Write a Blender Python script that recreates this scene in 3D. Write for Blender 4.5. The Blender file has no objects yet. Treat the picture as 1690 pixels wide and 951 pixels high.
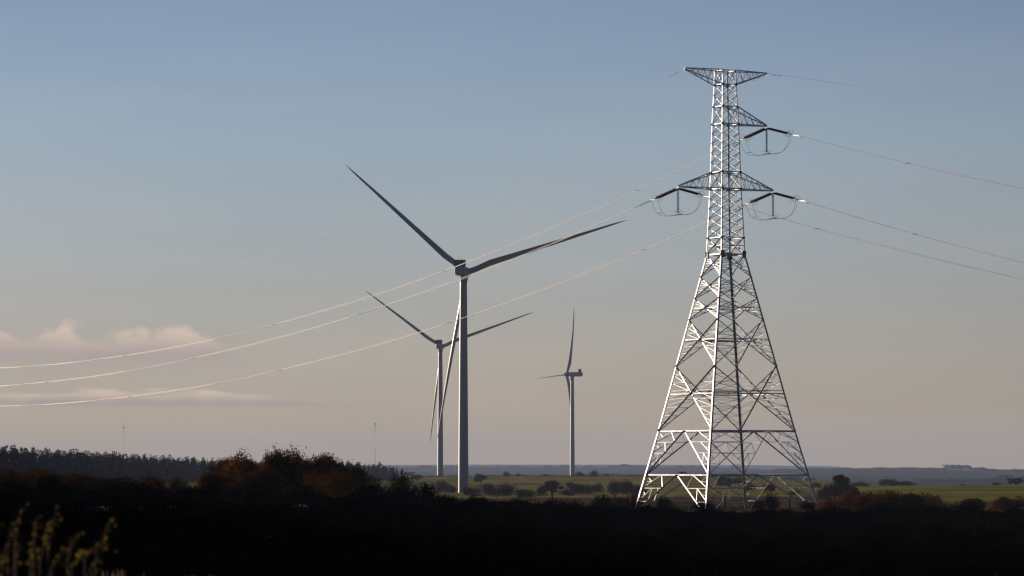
import bpy, math, random
import numpy as np
from mathutils import Vector, Matrix

R = math.radians
random.seed(7)
RNG = np.random.default_rng(11)
sc = bpy.context.scene
C = sc.collection

# ------------------------------------------------------------------ camera
PITCH = math.atan(299.5 / 5808.0)
FPX = 5808.0
cam = bpy.data.cameras.new('camera')
cam.sensor_width = 36.0
cam.lens = FPX * 36.0 / 1690.0
cam.clip_start = 0.5
cam.clip_end = 60000.0
cam.dof.use_dof = True
cam.dof.focus_distance = 480.0
cam.dof.aperture_fstop = 5.6
cam_o = bpy.data.objects.new('camera', cam)
C.objects.link(cam_o)
cam_o.location = (0, 0, 0)
cam_o.rotation_euler = (R(90) + PITCH, 0, 0)
sc.camera = cam_o

# ------------------------------------------------------------------ light
SUN_EL = 8.0
SUN_AZ = 47.0                      # degrees from -X (left) towards +Y (away)
SDIR = Vector((-math.cos(R(SUN_AZ)) * math.cos(R(SUN_EL)),
               math.sin(R(SUN_AZ)) * math.cos(R(SUN_EL)), math.sin(R(SUN_EL))))
sun = bpy.data.lights.new('sun', 'SUN')
sun.energy = 5.0
sun.angle = R(0.5)
sun.color = (1.0, 0.76, 0.55)
sun_o = bpy.data.objects.new('sun', sun)
C.objects.link(sun_o)
sun_o.rotation_euler = (-SDIR).to_track_quat('-Z', 'Y').to_euler()

sc.view_settings.view_transform = 'Standard'
sc.view_settings.look = 'None'
sc.view_settings.gamma = 1.0
sc.view_settings.exposure = 0.6
sc.view_settings.use_curve_mapping = False
try:
    sc.cycles.max_bounces = 6
    sc.cycles.volume_bounces = 0
    sc.cycles.transparent_max_bounces = 4
    sc.cycles.use_denoising = True
    sc.cycles.filter_width = 1.4
except Exception:
    pass

SKY_STRENGTH = 0.05
w = bpy.data.worlds.new('World')
sc.world = w
w.use_nodes = True
nt = w.node_tree
for n in list(nt.nodes):
    nt.nodes.remove(n)


class NG:
    """small helper that strings nodes together"""
    def __init__(s, tree):
        s.t = tree

    def n(s, kind, **kw):
        o = s.t.nodes.new(kind)
        for k, v in kw.items():
            setattr(o, k, v)
        return o

    def put(s, sock, v):
        if v is None:
            return
        if isinstance(v, bpy.types.NodeSocket):
            s.t.links.new(v, sock)
        else:
            sock.default_value = v

    def m(s, op, a, b=None, c=None, clamp=False):
        o = s.n('ShaderNodeMath', operation=op)
        o.use_clamp = clamp
        s.put(o.inputs[0], a); s.put(o.inputs[1], b); s.put(o.inputs[2], c)
        return o.outputs[0]

    def mix(s, f, a, b, blend='MIX'):
        o = s.n('ShaderNodeMix', data_type='RGBA', blend_type=blend)
        s.put(o.inputs[0], f); s.put(o.inputs[6], a); s.put(o.inputs[7], b)
        return o.outputs[2]

    def ss(s, v, a, b, lo=0.0, hi=1.0):
        o = s.n('ShaderNodeMapRange', interpolation_type='SMOOTHSTEP')
        s.put(o.inputs[0], v)
        o.inputs[1].default_value = a; o.inputs[2].default_value = b
        o.inputs[3].default_value = lo; o.inputs[4].default_value = hi
        return o.outputs[0]

    def noise(s, vec, scale, detail=4.0, rough=0.55, dist=0.0):
        o = s.n('ShaderNodeTexNoise')
        s.put(o.inputs['Vector'], vec)
        o.inputs['Scale'].default_value = scale
        o.inputs['Detail'].default_value = detail
        o.inputs['Roughness'].default_value = rough
        o.inputs['Distortion'].default_value = dist
        return o.outputs['Fac']

    def xyz(s, a, b, c):
        o = s.n('ShaderNodeCombineXYZ')
        s.put(o.inputs[0], a); s.put(o.inputs[1], b); s.put(o.inputs[2], c)
        return o.outputs[0]

    def ramp(s, fac, stops):
        o = s.n('ShaderNodeValToRGB')
        cr = o.color_ramp
        while len(cr.elements) < len(stops):
            cr.elements.new(0.5)
        for e, (p, c) in zip(cr.elements, stops):
            e.position = p
            e.color = (c[0], c[1], c[2], 1)
        s.put(o.inputs[0], fac)
        return o.outputs[0]


g = NG(nt)
sky = g.n('ShaderNodeTexSky', sky_type='NISHITA')
sky.sun_disc = False
sky.sun_elevation = R(SUN_EL)
# Blender's sky: rotation 0 puts the sun on +Y, growing clockwise towards +X
sky.sun_rotation = math.atan2(SDIR.x, SDIR.y)
sky.altitude = 0
sky.air_density = 1.0
sky.dust_density = 0.6
sky.ozone_density = 2.0
SKY_TINT_DONE = True
# evening sky: the measured sky, evened out towards a dusty band low down and blue above
tc = g.n('ShaderNodeTexCoord')
sep = g.n('ShaderNodeSeparateXYZ')
nt.links.new(tc.outputs['Generated'], sep.inputs[0])
X_, Y_, Z_ = sep.outputs
el = g.m('ARCSINE', Z_)                         # elevation in radians
elf = g.m('MULTIPLY', el, 1 / R(90.0), clamp=True)
dusty = g.ramp(elf, [(0.0, (7.0, 5.0, 2.8)), (0.012, (5.75, 4.85, 3.75)), (0.04, (4.6, 5.05, 5.5)), (0.06, (3.75, 4.9, 6.2)),
                     (0.085, (2.7, 3.75, 5.85)), (0.25, (1.2, 2.0, 3.8)), (1.0, (0.5, 0.9, 2.0))])
# brighter towards the setting sun, much darker in the eastern half behind us
hx = g.m('DIVIDE', X_, g.m('SQRT', g.m('ADD', g.m('MULTIPLY_ADD', X_, X_, 1e-5), g.m('MULTIPLY', Y_, Y_))))
hy = g.m('DIVIDE', Y_, g.m('SQRT', g.m('ADD', g.m('MULTIPLY_ADD', X_, X_, 1e-5), g.m('MULTIPLY', Y_, Y_))))
cs_ = g.m('ADD', g.m('MULTIPLY', hx, SDIR.x), g.m('MULTIPLY', hy, SDIR.y))
side = g.ramp(g.m('MULTIPLY_ADD', cs_, 0.5, 0.5), [(0.0, (0.12, 0.17, 0.27)), (0.5, (0.34, 0.39, 0.48)), (0.775, (0.84,) * 3), (0.835, (1.0,) * 3), (0.885, (1.09,) * 3), (1.0, (1.25,) * 3)])
dusty = g.mix(1.0, dusty, side, 'MULTIPLY')
base = g.mix(0.85, sky.outputs[0], dusty)
# clouds live in the sky by direction only: azimuth and elevation in degrees
azd = g.m('MULTIPLY', g.m('ARCTAN2', X_, Y_), 180 / math.pi)
eld = g.m('MULTIPLY', el, 180 / math.pi)
cv = g.xyz(azd, g.m('MULTIPLY', eld, 1.6), 0.0)
n1 = g.noise(g.xyz(azd, g.m('MULTIPLY', eld, 1.1), 2.0), 1.9, 5, 0.45, 0.0)
n2 = g.noise(g.xyz(g.m('MULTIPLY', azd, 0.45), g.m('MULTIPLY', eld, 3.0), 4.0), 1.6, 5, 0.55, 0.2)


def cloud(az_out, az_in, base_el, top_el, n, fuzz):
    """bank of cloud: flat base, lumpy top, ends at az_in on its right"""
    taper = g.ss(azd, az_out, az_in, 1.0, 0.0)
    top = g.m('ADD', base_el, g.m('MULTIPLY', top_el - base_el,
              g.m('MULTIPLY', taper, g.m('MULTIPLY_ADD', n, 1.7, 0.05))))
    up = g.m('DIVIDE', g.m('SUBTRACT', top, eld), fuzz)
    dn = g.m('DIVIDE', g.m('SUBTRACT', eld, base_el), fuzz * 1.6)
    up = g.ss(up, -0.3, 1.0); dn = g.ss(dn, -1.0, 1.0)
    return g.m('MULTIPLY', g.m('MULTIPLY', up, dn), g.ss(taper, 0.0, 0.25)), g.ss(eld, base_el, top_el)


veil = g.ss(g.noise(g.xyz(g.m('MULTIPLY', azd, 0.10), g.m('MULTIPLY', eld, 0.55), 9.0), 1.0, 6, 0.6, 0.6), 0.3, 0.75, 0.975, 1.035)
base = g.mix(1.0, base, g.xyz(g.m('MULTIPLY_ADD', veil, 1.4, -0.4), veil, g.m('MULTIPLY_ADD', veil, 0.7, 0.3)), 'MULTIPLY')
m1, h1 = cloud(-5.3, -4.1, 1.77, 2.30, n1, 0.14)
m2, h2 = cloud(-5.3, -1.5, 1.04, 1.27, n2, 0.05)
c1 = g.mix(g.m('ADD', h1, g.m('MULTIPLY_ADD', n2, 0.8, -0.4), clamp=True), (5.7, 4.7, 4.3, 1), (9.4, 7.4, 5.8, 1))
c2 = g.mix(g.m('ADD', h2, g.m('MULTIPLY_ADD', n1, 0.8, -0.4), clamp=True), (5.3, 4.4, 3.9, 1), (9.6, 7.4, 5.4, 1))
col = g.mix(g.m('MULTIPLY', m1, 0.92), base, c1)
col = g.mix(g.m('MULTIPLY', m2, 0.95), col, c2)
bg = g.n('ShaderNodeBackground')
wo = g.n('ShaderNodeOutputWorld')
nt.links.new(col, bg.inputs[0])
bg.inputs[1].default_value = SKY_STRENGTH
nt.links.new(bg.outputs[0], wo.inputs[0])


# ------------------------------------------------------------------ helpers
def P(px, py, Y):
    """point of the place at world distance Y seen at photo pixel px, py"""
    vx = (px - 845.0) / FPX
    vy = (475.5 - py) / FPX
    cp, sp = math.cos(PITCH), math.sin(PITCH)
    d = Vector((vx, cp - vy * sp, sp + vy * cp))
    return d * (Y / d.y)


def tag(o, label=None, cat=None, group=None, kind=None):
    if label: o['label'] = label
    if cat: o['category'] = cat
    if group: o['group'] = group
    if kind: o['kind'] = kind
    return o


def empty(name, loc=(0, 0, 0), rz=0.0):
    o = bpy.data.objects.new(name, None)
    o.empty_display_size = 1
    C.objects.link(o)
    o.location = loc
    o.rotation_euler = (0, 0, rz)
    return o


def link_mesh(name, me, mat=None, parent=None, loc=None):
    o = bpy.data.objects.new(name, me)
    if mat is not None and not me.materials:
        me.materials.append(mat)
    C.objects.link(o)
    if parent: o.parent = parent
    if loc is not None: o.location = loc
    return o


def copy_tree(o, parent=None):
    c = o.copy()
    C.objects.link(c)
    c.parent = parent
    for ch in list(o.children):
        copy_tree(ch, c)
    return c


class MB:
    def __init__(s):
        s.v = []; s.f = []; s.sm = []

    def add(s, vs, fs, smooth=False):
        b = len(s.v)
        s.v.extend([tuple(v) for v in vs])
        s.f.extend([tuple(i + b for i in f) for f in fs])
        s.sm.extend([smooth] * len(fs))

    def box8(s, p):
        s.add(p, [(0, 1, 2, 3), (7, 6, 5, 4), (0, 4, 5, 1), (1, 5, 6, 2), (2, 6, 7, 3), (3, 7, 4, 0)])

    def box(s, x0, x1, y0, y1, z0, z1):
        s.box8([(x0, y0, z0), (x0, y1, z0), (x1, y1, z0), (x1, y0, z0),
                (x0, y0, z1), (x0, y1, z1), (x1, y1, z1), (x1, y0, z1)])

    def plate(s, a, b, u, wu0, wu1, v, wv0, wv1):
        """box from a to b with side extents wu0..wu1 along u, wv0..wv1 along v"""
        P8 = []
        for e in (a, b):
            P8 += [e + u * wu0 + v * wv0, e + u * wu1 + v * wv0, e + u * wu1 + v * wv1, e + u * wu0 + v * wv1]
        s.box8(P8)

    def angle_bar(s, a, b, n, wdt, th=0.014, off=0.0, flip=False, out=False):
        """steel angle from a to b: one flange in the plane whose outward normal is n, one inwards"""
        a = Vector(a); b = Vector(b); n = Vector(n).normalized()
        d = (b - a)
        if d.length < 1e-4: return
        d.normalize()
        u = n.cross(d).normalized()
        if flip: u = -u
        n = d.cross(u) if not flip else -d.cross(u)
        if n.dot(Vector(n)) < 0: n = -n
        a = a + n * off; b = b + n * off
        s.plate(a, b, u, -wdt / 2, wdt / 2, n, -th, 0)
        if out:          # second flange stands outwards on the upper edge
            if u.z < 0: u = -u
            s.plate(a, b, u, wdt / 2 - th, wdt / 2, n, 0.0005, wdt)
        else:
            s.plate(a, b, u, -wdt / 2, -wdt / 2 + th, n, -wdt, -th - 0.0005)

    def tube(s, pts, r, k=8, caps=True, smooth=True):
        pts = [Vector(p) for p in pts]
        n = len(pts)
        rr = r if hasattr(r, '__len__') else [r] * n
        b = len(s.v)
        ref = None
        for i in range(n):
            d = (pts[min(i + 1, n - 1)] - pts[max(i - 1, 0)]).normalized()
            if ref is None:
                ref = Vector((0, 0, 1)) if abs(d.z) < 0.9 else Vector((1, 0, 0))
            u = d.cross(ref).normalized(); v = u.cross(d).normalized()
            ref = v
            for j in range(k):
                a = 2 * math.pi * j / k
                s.v.append(tuple(pts[i] + u * math.cos(a) * rr[i] + v * math.sin(a) * rr[i]))
        for i in range(n - 1):
            for j in range(k):
                s.f.append((b + i * k + j, b + i * k + (j + 1) % k, b + (i + 1) * k + (j + 1) % k, b + (i + 1) * k + j))
                s.sm.append(smooth)
        if caps:
            s.f.append(tuple(b + j for j in range(k))[::-1]); s.sm.append(False)
            s.f.append(tuple(b + (n - 1) * k + j for j in range(k))); s.sm.append(False)

    def mesh(s, name):
        me = bpy.data.meshes.new(name)
        me.from_pydata(s.v, [], s.f)
        me.polygons.foreach_set('use_smooth', s.sm)
        me.update()
        return me

    def build(s, name, mat, parent=None, loc=None):
        return link_mesh(name, s.mesh(name), mat, parent, loc)


def quads_mesh(name, V, smooth=False):
    """V: (n,4,3) array of separate quads"""
    n = V.shape[0]
    me = bpy.data.meshes.new(name)
    me.vertices.add(n * 4); me.loops.add(n * 4); me.polygons.add(n)
    me.vertices.foreach_set('co', V.reshape(-1).astype(np.float32))
    me.loops.foreach_set('vertex_index', np.arange(n * 4, dtype=np.int32))
    me.polygons.foreach_set('loop_start', np.arange(0, n * 4, 4, dtype=np.int32))
    me.polygons.foreach_set('loop_total', np.full(n, 4, dtype=np.int32))
    me.update(calc_edges=True)
    return me


# ------------------------------------------------------------------ materials
def material(name, build):
    m = bpy.data.materials.new(name)
    m.use_nodes = True
    t = m.node_tree
    bs = t.nodes['Principled BSDF']
    build(NG(t), bs, t)
    return m


def mat_plain(name, colr, rough=0.6, metal=0.0, var=0.25, scale=2.0, spec=0.5):
    def b(g, bs, t):
        c = g.n('ShaderNodeTexCoord')
        nz = g.noise(c.outputs['Object'], scale, 5, 0.6)
        lo = tuple(x * (1 - var) for x in colr) + (1,)
        hi = tuple(min(1, x * (1 + var)) for x in colr) + (1,)
        g.put(bs.inputs['Base Color'], g.mix(g.ss(nz, 0.3, 0.7), lo, hi))
        bs.inputs['Roughness'].default_value = rough
        g.put(bs.inputs['Roughness'], g.m('MULTIPLY_ADD', nz, 0.2, rough - 0.1))
        bs.inputs['Metallic'].default_value = metal
        bs.inputs['Specular IOR Level'].default_value = spec
    return material(name, b)


def mat_leaf(name, cols, rough=0.85, patch=0.35, transl=0.0):
    """foliage: each leaf takes its own tone, in patches that follow the plant"""
    def b(g, bs, t):
        geo = g.n('ShaderNodeNewGeometry')
        c = g.n('ShaderNodeTexCoord')
        oi = g.n('ShaderNodeObjectInfo')
        nz = g.noise(c.outputs['Object'], patch, 3, 0.6)
        f = g.m('ADD', g.m('MULTIPLY', geo.outputs['Random Per Island'], 0.45),
                g.m('ADD', g.m('MULTIPLY_ADD', nz, 0.9, -0.3), g.m('MULTIPLY_ADD', oi.outputs['Random'], 0.4, -0.15)), clamp=True)
        st = [(i / (len(cols) - 1), q) for i, q in enumerate(cols)]
        colr = g.ramp(f, st)
        g.put(bs.inputs['Base Color'], colr)
        bs.inputs['Roughness'].default_value = rough
        bs.inputs['Specular IOR Level'].default_value = 0.0
        if transl > 0:
            tr = g.n('ShaderNodeBsdfTranslucent')
            g.put(tr.inputs[0], colr)
            mx = g.n('ShaderNodeMixShader')
            mx.inputs[0].default_value = transl
            t.links.new(bs.outputs[0], mx.inputs[1]); t.links.new(tr.outputs[0], mx.inputs[2])
            t.links.new(mx.outputs[0], t.nodes['Material Output'].inputs[0])
    return material(name, b)


M = {}
M['steel'] = mat_plain('galvanised_steel', (0.30, 0.335, 0.385), 0.40, 0.5, 0.35, 1.2)
M['plate_dark'] = mat_plain('dark_gusset_steel', (0.07, 0.07, 0.075), 0.5, 0.3, 0.2, 2)
M['turbine'] = mat_plain('turbine_paint', (0.23, 0.25, 0.29), 0.45, 0.0, 0.05, 0.05)
M['cooler'] = mat_plain('cooler_grille', (0.03, 0.03, 0.035), 0.6, 0.0, 0.3, 2)
M['disc'] = mat_plain('brown_glazed_porcelain', (0.035, 0.025, 0.02), 0.3, 0.0, 0.2, 5)
M['alu'] = mat_plain('aluminium_wire', (0.86, 0.84, 0.82), 0.55, 0.9, 0.08, 1)
M['fitting'] = mat_plain('cast_fitting', (0.55, 0.53, 0.5), 0.45, 0.4, 0.2, 6)
M['bark'] = mat_plain('bark', (0.055, 0.04, 0.028), 0.95, 0, 0.35, 1.5, 0.1)
M['bark_pale'] = mat_plain('pale_dead_wood', (0.16, 0.13, 0.11), 0.9, 0, 0.3, 2, 0.1)
M['stone'] = mat_plain('weathered_limestone', (0.22, 0.23, 0.25), 0.95, 0, 0.6, 1.2, 0.1)
M['rail'] = mat_plain('weathered_rail', (0.45, 0.42, 0.38), 0.9, 0, 0.3, 1, 0.2)
M['pine'] = mat_leaf('pine_needles', [(0.006, 0.010, 0.009), (0.010, 0.015, 0.011), (0.020, 0.025, 0.013)], patch=0.25)
M['rust_leaf'] = mat_leaf('rust_brown_leaves', [(0.030, 0.014, 0.006), (0.11, 0.050, 0.012), (0.25, 0.11, 0.024)], patch=0.6, transl=0.1)
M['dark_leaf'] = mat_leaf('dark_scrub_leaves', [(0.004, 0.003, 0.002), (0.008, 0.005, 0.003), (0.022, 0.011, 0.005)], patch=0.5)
M['olive_leaf'] = mat_leaf('olive_leaves', [(0.022, 0.018, 0.008), (0.045, 0.036, 0.014), (0.085, 0.058, 0.022)], patch=0.3)
M['pale_leaf'] = mat_leaf('pale_brown_twigs', [(0.05, 0.035, 0.025), (0.09, 0.062, 0.045), (0.14, 0.1, 0.075)], patch=0.4)
M['far_leaf'] = mat_leaf('distant_woodland', [(0.015, 0.02, 0.018), (0.03, 0.035, 0.025)], patch=0.02)
M['sprig_leaf'] = mat_leaf('yellow_green_leaves', [(0.07, 0.03, 0.008), (0.22, 0.20, 0.03), (0.36, 0.36, 0.06)], patch=8.0, transl=0.45)
M['straw'] = mat_plain('dry_straw', (0.34, 0.26, 0.17), 0.8, 0, 0.3, 3, 0.2)


# ------------------------------------------------------------------ terrain
# heights of the ground: rows are distances, columns are bearings; the values are the
# apparent level, turned into metres below the eye straight away
COLS = [0, 330, 600, 760, 1000, 1200, 1345, 1500, 1690]
ROWS = [
    (120, [905, 905, 915, 925, 940, 945, 945, 945, 945]),
    (200, [842, 842, 852, 865, 885, 895, 895, 890, 890]),
    (260, [803, 812, 815, 840, 855, 862, 862, 856, 854]),
    (330, [805, 815, 818, 838, 845, 851, 850, 845, 846]),
    (400, [812, 812, 820, 836, 840, 843, 843, 842, 842]),
    (452, [818, 811, 822, 835, 838, 840, 840, 840, 841]),
    (470, [818, 811, 822, 836, 846, 850, 850, 846, 842]),
    (492, [818, 811, 822, 836, 846, 850, 850, 846, 841]),
    (520, [818, 809, 822, 834, 838, 840, 840, 838, 837]),
    (620, [817, 806, 820, 830, 833, 833, 833, 832, 831]),
    (800, [812, 803, 815, 826, 826, 824, 826, 822, 820]),
    (1100, [805, 800, 808, 820, 818, 814, 813, 806, 804]),
    (1460, [802, 797, 802, 814.5, 810, 805, 803, 800.5, 800.5]),
    (1900, [799, 794, 796, 800, 798, 796, 797, 803, 803]),
    (2300, [797, 792, 790, 786, 786, 787, 793, 808, 808]),
    (3060, [797, 793, 789, 786.5, 786.5, 789, 798, 804, 804]),
    (4800, [800, 796, 795, 793, 792, 793, 794, 797, 797]),
    (6300, [798, 796, 793, 791, 790, 788, 785, 784, 785]),
    (7500, [796, 793, 790, 788, 787, 779, 775, 773, 778]),
    (10500, [777, 776, 775.5, 774, 773.5, 775, 784, 790, 790]),
    (12500, [784, 784, 784, 784, 784, 782, 784, 790, 790]),
    (16500, [768, 767.5, 768, 767, 767, 767.5, 769, 778, 780]),
    (20500, [776, 776, 776, 776, 776, 776, 776, 778, 780]),
]
colu = (np.array(COLS) - 845.0) / FPX
rowY = np.array([8.0, 30.0, 66.0] + [r[0] for r in ROWS])
Z = [np.full(len(COLS), -1.65), np.full(len(COLS), -1.95), np.full(len(COLS), -2.55)]
for Yv, ys in ROWS:
    Z.append(-(np.array(ys, float) - 775.0) / FPX * Yv)
Z = np.array(Z)
logY = np.log(rowY)


def bumps(x, y):
    s = 0
    for k, (a, b, c, ph) in enumerate([(0.9, 0.35, 1, 0.3), (-0.4, 0.95, 1.3, 1.9), (0.6, -0.8, 2.1, 4.0), (1.0, 0.2, 3.7, 2.2), (0.1, 1.0, 4.9, 5.1)]):
        s = s + np.sin((a * x + b * y) * c + ph + 1.7 * np.sin((b * x - a * y) * c * 0.6 + k)) / (1 + 0.8 * k)
    return s


def ground_z(x, y):
    """height of the ground relative to the eye, any x, y (arrays or numbers)"""
    x = np.asarray(x, float); y = np.asarray(y, float)
    r = np.sqrt(x * x + y * y) + 1e-6
    az = np.arctan2(x, y)
    u = np.tan(np.clip(az, -1.2, 1.2))
    dist = np.where(y > 0.3 * r, y, r)           # rows run square to the view in front
    dist = np.clip(dist, rowY[0], rowY[-1])
    ly = np.log(dist)
    i = np.clip(np.searchsorted(logY, ly) - 1, 0, len(rowY) - 2)
    t = (ly - logY[i]) / (logY[i + 1] - logY[i])
    t = np.clip(t, 0, 1)
    uc = np.clip(u, colu[0], colu[-1])
    j = np.clip(np.searchsorted(colu, uc) - 1, 0, len(COLS) - 2)
    q = np.clip((uc - colu[j]) / (colu[j + 1] - colu[j]), 0, 1)
    q = q * q * (3 - 2 * q)
    z = (Z[i, j] * (1 - t) + Z[i + 1, j] * t) * (1 - q) + (Z[i, j + 1] * (1 - t) + Z[i + 1, j + 1] * t) * q
    # unseen bank added off to the left to keep the low sun from the foreground
    def sst(v, a, b):
        k = np.clip((v - a) / (b - a), 0, 1)
        return k * k * (3 - 2 * k)
    ridge = sst(-u, 0.20, 0.36) * (1 - sst(-u, 0.55, 0.95)) * sst(dist, 45, 110) * (1 - sst(dist, 520, 610))
    shade_rise = 1 + 2.2 * sst(dist, 368, 430)  # added bank grows taller further off, to shade the foreground further right
    z = z + ridge * shade_rise * (11.8 + 0.8 * bumps(x / 30, y / 30))
    z = z + bumps(x / 9, y / 9) * 0.10 * sst(dist, 20, 80) * (1 - sst(dist, 380, 450))
    z = z + bumps(x / 60, y / 60) * 0.18 * sst(dist, 600, 1000)
    return z


def GZ(x, y):
    return float(ground_z(x, y))


def make_ground():
    fr = np.arange(-10.5, 10.51, 0.045)
    az = np.concatenate([np.arange(-180, -60, 4.0), np.arange(-60, -10.6, 0.8), fr, np.arange(11.2, 60, 0.8), np.arange(60, 179, 4.0)])
    rr = np.concatenate([[0.5, 2, 4], np.geomspace(7, 21000, 300), rowY[3:-1], rowY[3:-1] * 1.006])
    rr = np.unique(rr)
    A, Rr = np.meshgrid(np.radians(az), rr)
    Xs = Rr * np.sin(A); Ys = Rr * np.cos(A)
    Zs = ground_z(Xs, Ys)
    nr, na = Xs.shape
    co = np.stack([Xs, Ys, Zs], -1).reshape(-1, 3)
    idx = np.arange(nr * na).reshape(nr, na)
    a = idx[:-1, :]; b = idx[1:, :]
    an = np.roll(a, -1, 1); bn = np.roll(b, -1, 1)
    F = np.stack([a, an, bn, b], -1).reshape(-1, 4)
    me = bpy.data.meshes.new('ground')
    n = len(F)
    me.vertices.add(len(co)); me.loops.add(n * 4); me.polygons.add(n)
    me.vertices.foreach_set('co', co.reshape(-1).astype(np.float32))
    me.loops.foreach_set('vertex_index', F[:, ::-1].reshape(-1).astype(np.int32))
    me.polygons.foreach_set('loop_start', np.arange(0, n * 4, 4, dtype=np.int32))
    me.polygons.foreach_set('loop_total', np.full(n, 4, dtype=np.int32))
    me.polygons.foreach_set('use_smooth', np.ones(n, bool))
    me.update(calc_edges=True)
    # land cover: what grows where (heath, pasture, brown scrub, far farmland)
    x, y = co[:, 0], co[:, 1]
    u = x / np.maximum(y, 1.0)
    px = u * FPX + 845
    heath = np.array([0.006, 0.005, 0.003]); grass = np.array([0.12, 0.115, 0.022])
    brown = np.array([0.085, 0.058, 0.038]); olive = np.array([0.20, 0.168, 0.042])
    green = np.array([0.165, 0.172, 0.032]); far = np.array([0.040, 0.055, 0.034]); wood = np.array([0.018, 0.024, 0.02])

    def st(v, a, b):
        k = np.clip((v - a) / (b - a), 0, 1)
        return (k * k * (3 - 2 * k))[:, None]
    wv = bumps(x / 45, y / 90)
    wv2 = bumps(x / 160, y / 300)
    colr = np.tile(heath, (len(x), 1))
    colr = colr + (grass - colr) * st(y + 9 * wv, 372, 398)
    colr = colr + (brown - colr) * st(y + 12 * wv, 490, 540)
    lefty = (1 - st(px, 560, 700))
    colr = colr + (olive - colr) * st(y + 40 * wv - 220 * np.clip((px - 1300) / 300, 0, 1), 900, 1020)
    colr = colr + (green - colr) * (st(px + 25 * wv, 1360, 1440) * st(y + 20 * wv, 640, 720))
    colr = colr + (grass - colr) * lefty * st(y, 300, 330)
    colr = colr + (far - colr) * st(y, 3300, 3800)
    k = (st(wv2, 0.2, 0.6) * st(y, 3300, 3600)) * (1 - 0.8 * st(px, 1280, 1350))
    colr = colr + (wood - colr) * k * 0.8
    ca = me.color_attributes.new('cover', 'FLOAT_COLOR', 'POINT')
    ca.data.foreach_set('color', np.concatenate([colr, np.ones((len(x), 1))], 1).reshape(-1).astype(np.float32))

    def b(g, bs, t):
        at = g.n('ShaderNodeAttribute', attribute_name='cover')
        geo = g.n('ShaderNodeNewGeometry')
        s = g.n('ShaderNodeSeparateXYZ')
        t.links.new(geo.outputs['Position'], s.inputs[0])
        v = g.xyz(s.outputs[0], g.m('MULTIPLY', s.outputs[1], 0.22), 0)
        a1 = g.noise(v, 0.05, 5, 0.62, 0.4)
        a2 = g.noise(geo.outputs['Position'], 0.55, 4, 0.6)
        # tramlines and mowing across the fields, wandering a little
        rows = g.noise(g.xyz(g.m('MULTIPLY', s.outputs[0], 0.05), g.m('ADD', s.outputs[1], g.m('MULTIPLY', s.outputs[0], 0.35)), 0), 0.035, 3, 0.6, 0.1)
        k = g.m('MULTIPLY', g.ss(a1, 0.28, 0.72, 0.55, 1.35), g.ss(a2, 0.25, 0.75, 0.72, 1.25))
        k = g.m('MULTIPLY', k, g.ss(rows, 0.32, 0.68, 0.62, 1.25))
        cc = g.mix(1.0, at.outputs['Color'], g.xyz(k, k, k), 'MULTIPLY')
        g.put(bs.inputs['Base Color'], cc)
        bs.inputs['Roughness'].default_value = 1.0
        bs.inputs['Specular IOR Level'].default_value = 0.0
        bm = g.n('ShaderNodeBump')
        bm.inputs['Strength'].default_value = 0.7
        bm.inputs['Distance'].default_value = 0.5
        g.put(bm.inputs['Height'], a2)
        t.links.new(bm.outputs[0], bs.inputs['Normal'])
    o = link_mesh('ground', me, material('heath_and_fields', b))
    tag(o, kind='structure')
    o['label'] = 'dark heath and green fields rolling to distant low hills'
    return o


make_ground()

# ------------------------------------------------------------------ haze
HAZE_DENSITY = 5.0e-5


def make_haze():
    mb = MB()
    mb.box(-21500, 21500, -21500, 21500, -75, 162)
    m = bpy.data.materials.new('thin_evening_air')
    m.use_nodes = True
    t = m.node_tree
    for n in list(t.nodes):
        if n.type == 'BSDF_PRINCIPLED': t.nodes.remove(n)
    v = t.nodes.new('ShaderNodeVolumePrincipled')
    v.inputs['Color'].default_value = (0.47, 0.62, 0.93, 1)
    v.inputs['Density'].default_value = HAZE_DENSITY
    v.inputs['Anisotropy'].default_value = 0.0
    t.links.new(v.outputs[0], t.nodes['Material Output'].inputs['Volume'])
    o = mb.build('haze', m)
    tag(o, kind='stuff')
    o['label'] = 'thin blue evening haze over the fields and far hills'


make_haze()

# ------------------------------------------------------------------ foliage shapes
def leaf_quads(cen, size, stretch=1.0, up=0.0):
    n = len(cen)
    nrm = None
    if cen.shape[1] == 6:
        nrm = cen[:, 3:6]; cen = cen[:, :3]
    d = RNG.normal(size=(n, 3)); d[:, 2] += up * 2
    d /= np.linalg.norm(d, axis=1)[:, None]
    if nrm is not None:            # the blade lies roughly along the surface of its clump
        w3 = nrm + RNG.normal(size=(n, 3)) * 0.35
        w3 /= np.linalg.norm(w3, axis=1)[:, None]
        d = d - (d * w3).sum(1)[:, None] * w3
        d /= np.linalg.norm(d, axis=1)[:, None]
        e = np.cross(w3, d)
    else:
        e = RNG.normal(size=(n, 3))
    e -= (e * d).sum(1)[:, None] * d
    e /= np.linalg.norm(e, axis=1)[:, None]
    s = size * RNG.uniform(0.6, 1.4, size=(n, 1))
    a = d * s * stretch; b = e * s * 0.5
    return np.stack([cen - a, cen - a * 0.1 + b, cen + a, cen - a * 0.1 - b], 1)


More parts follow.
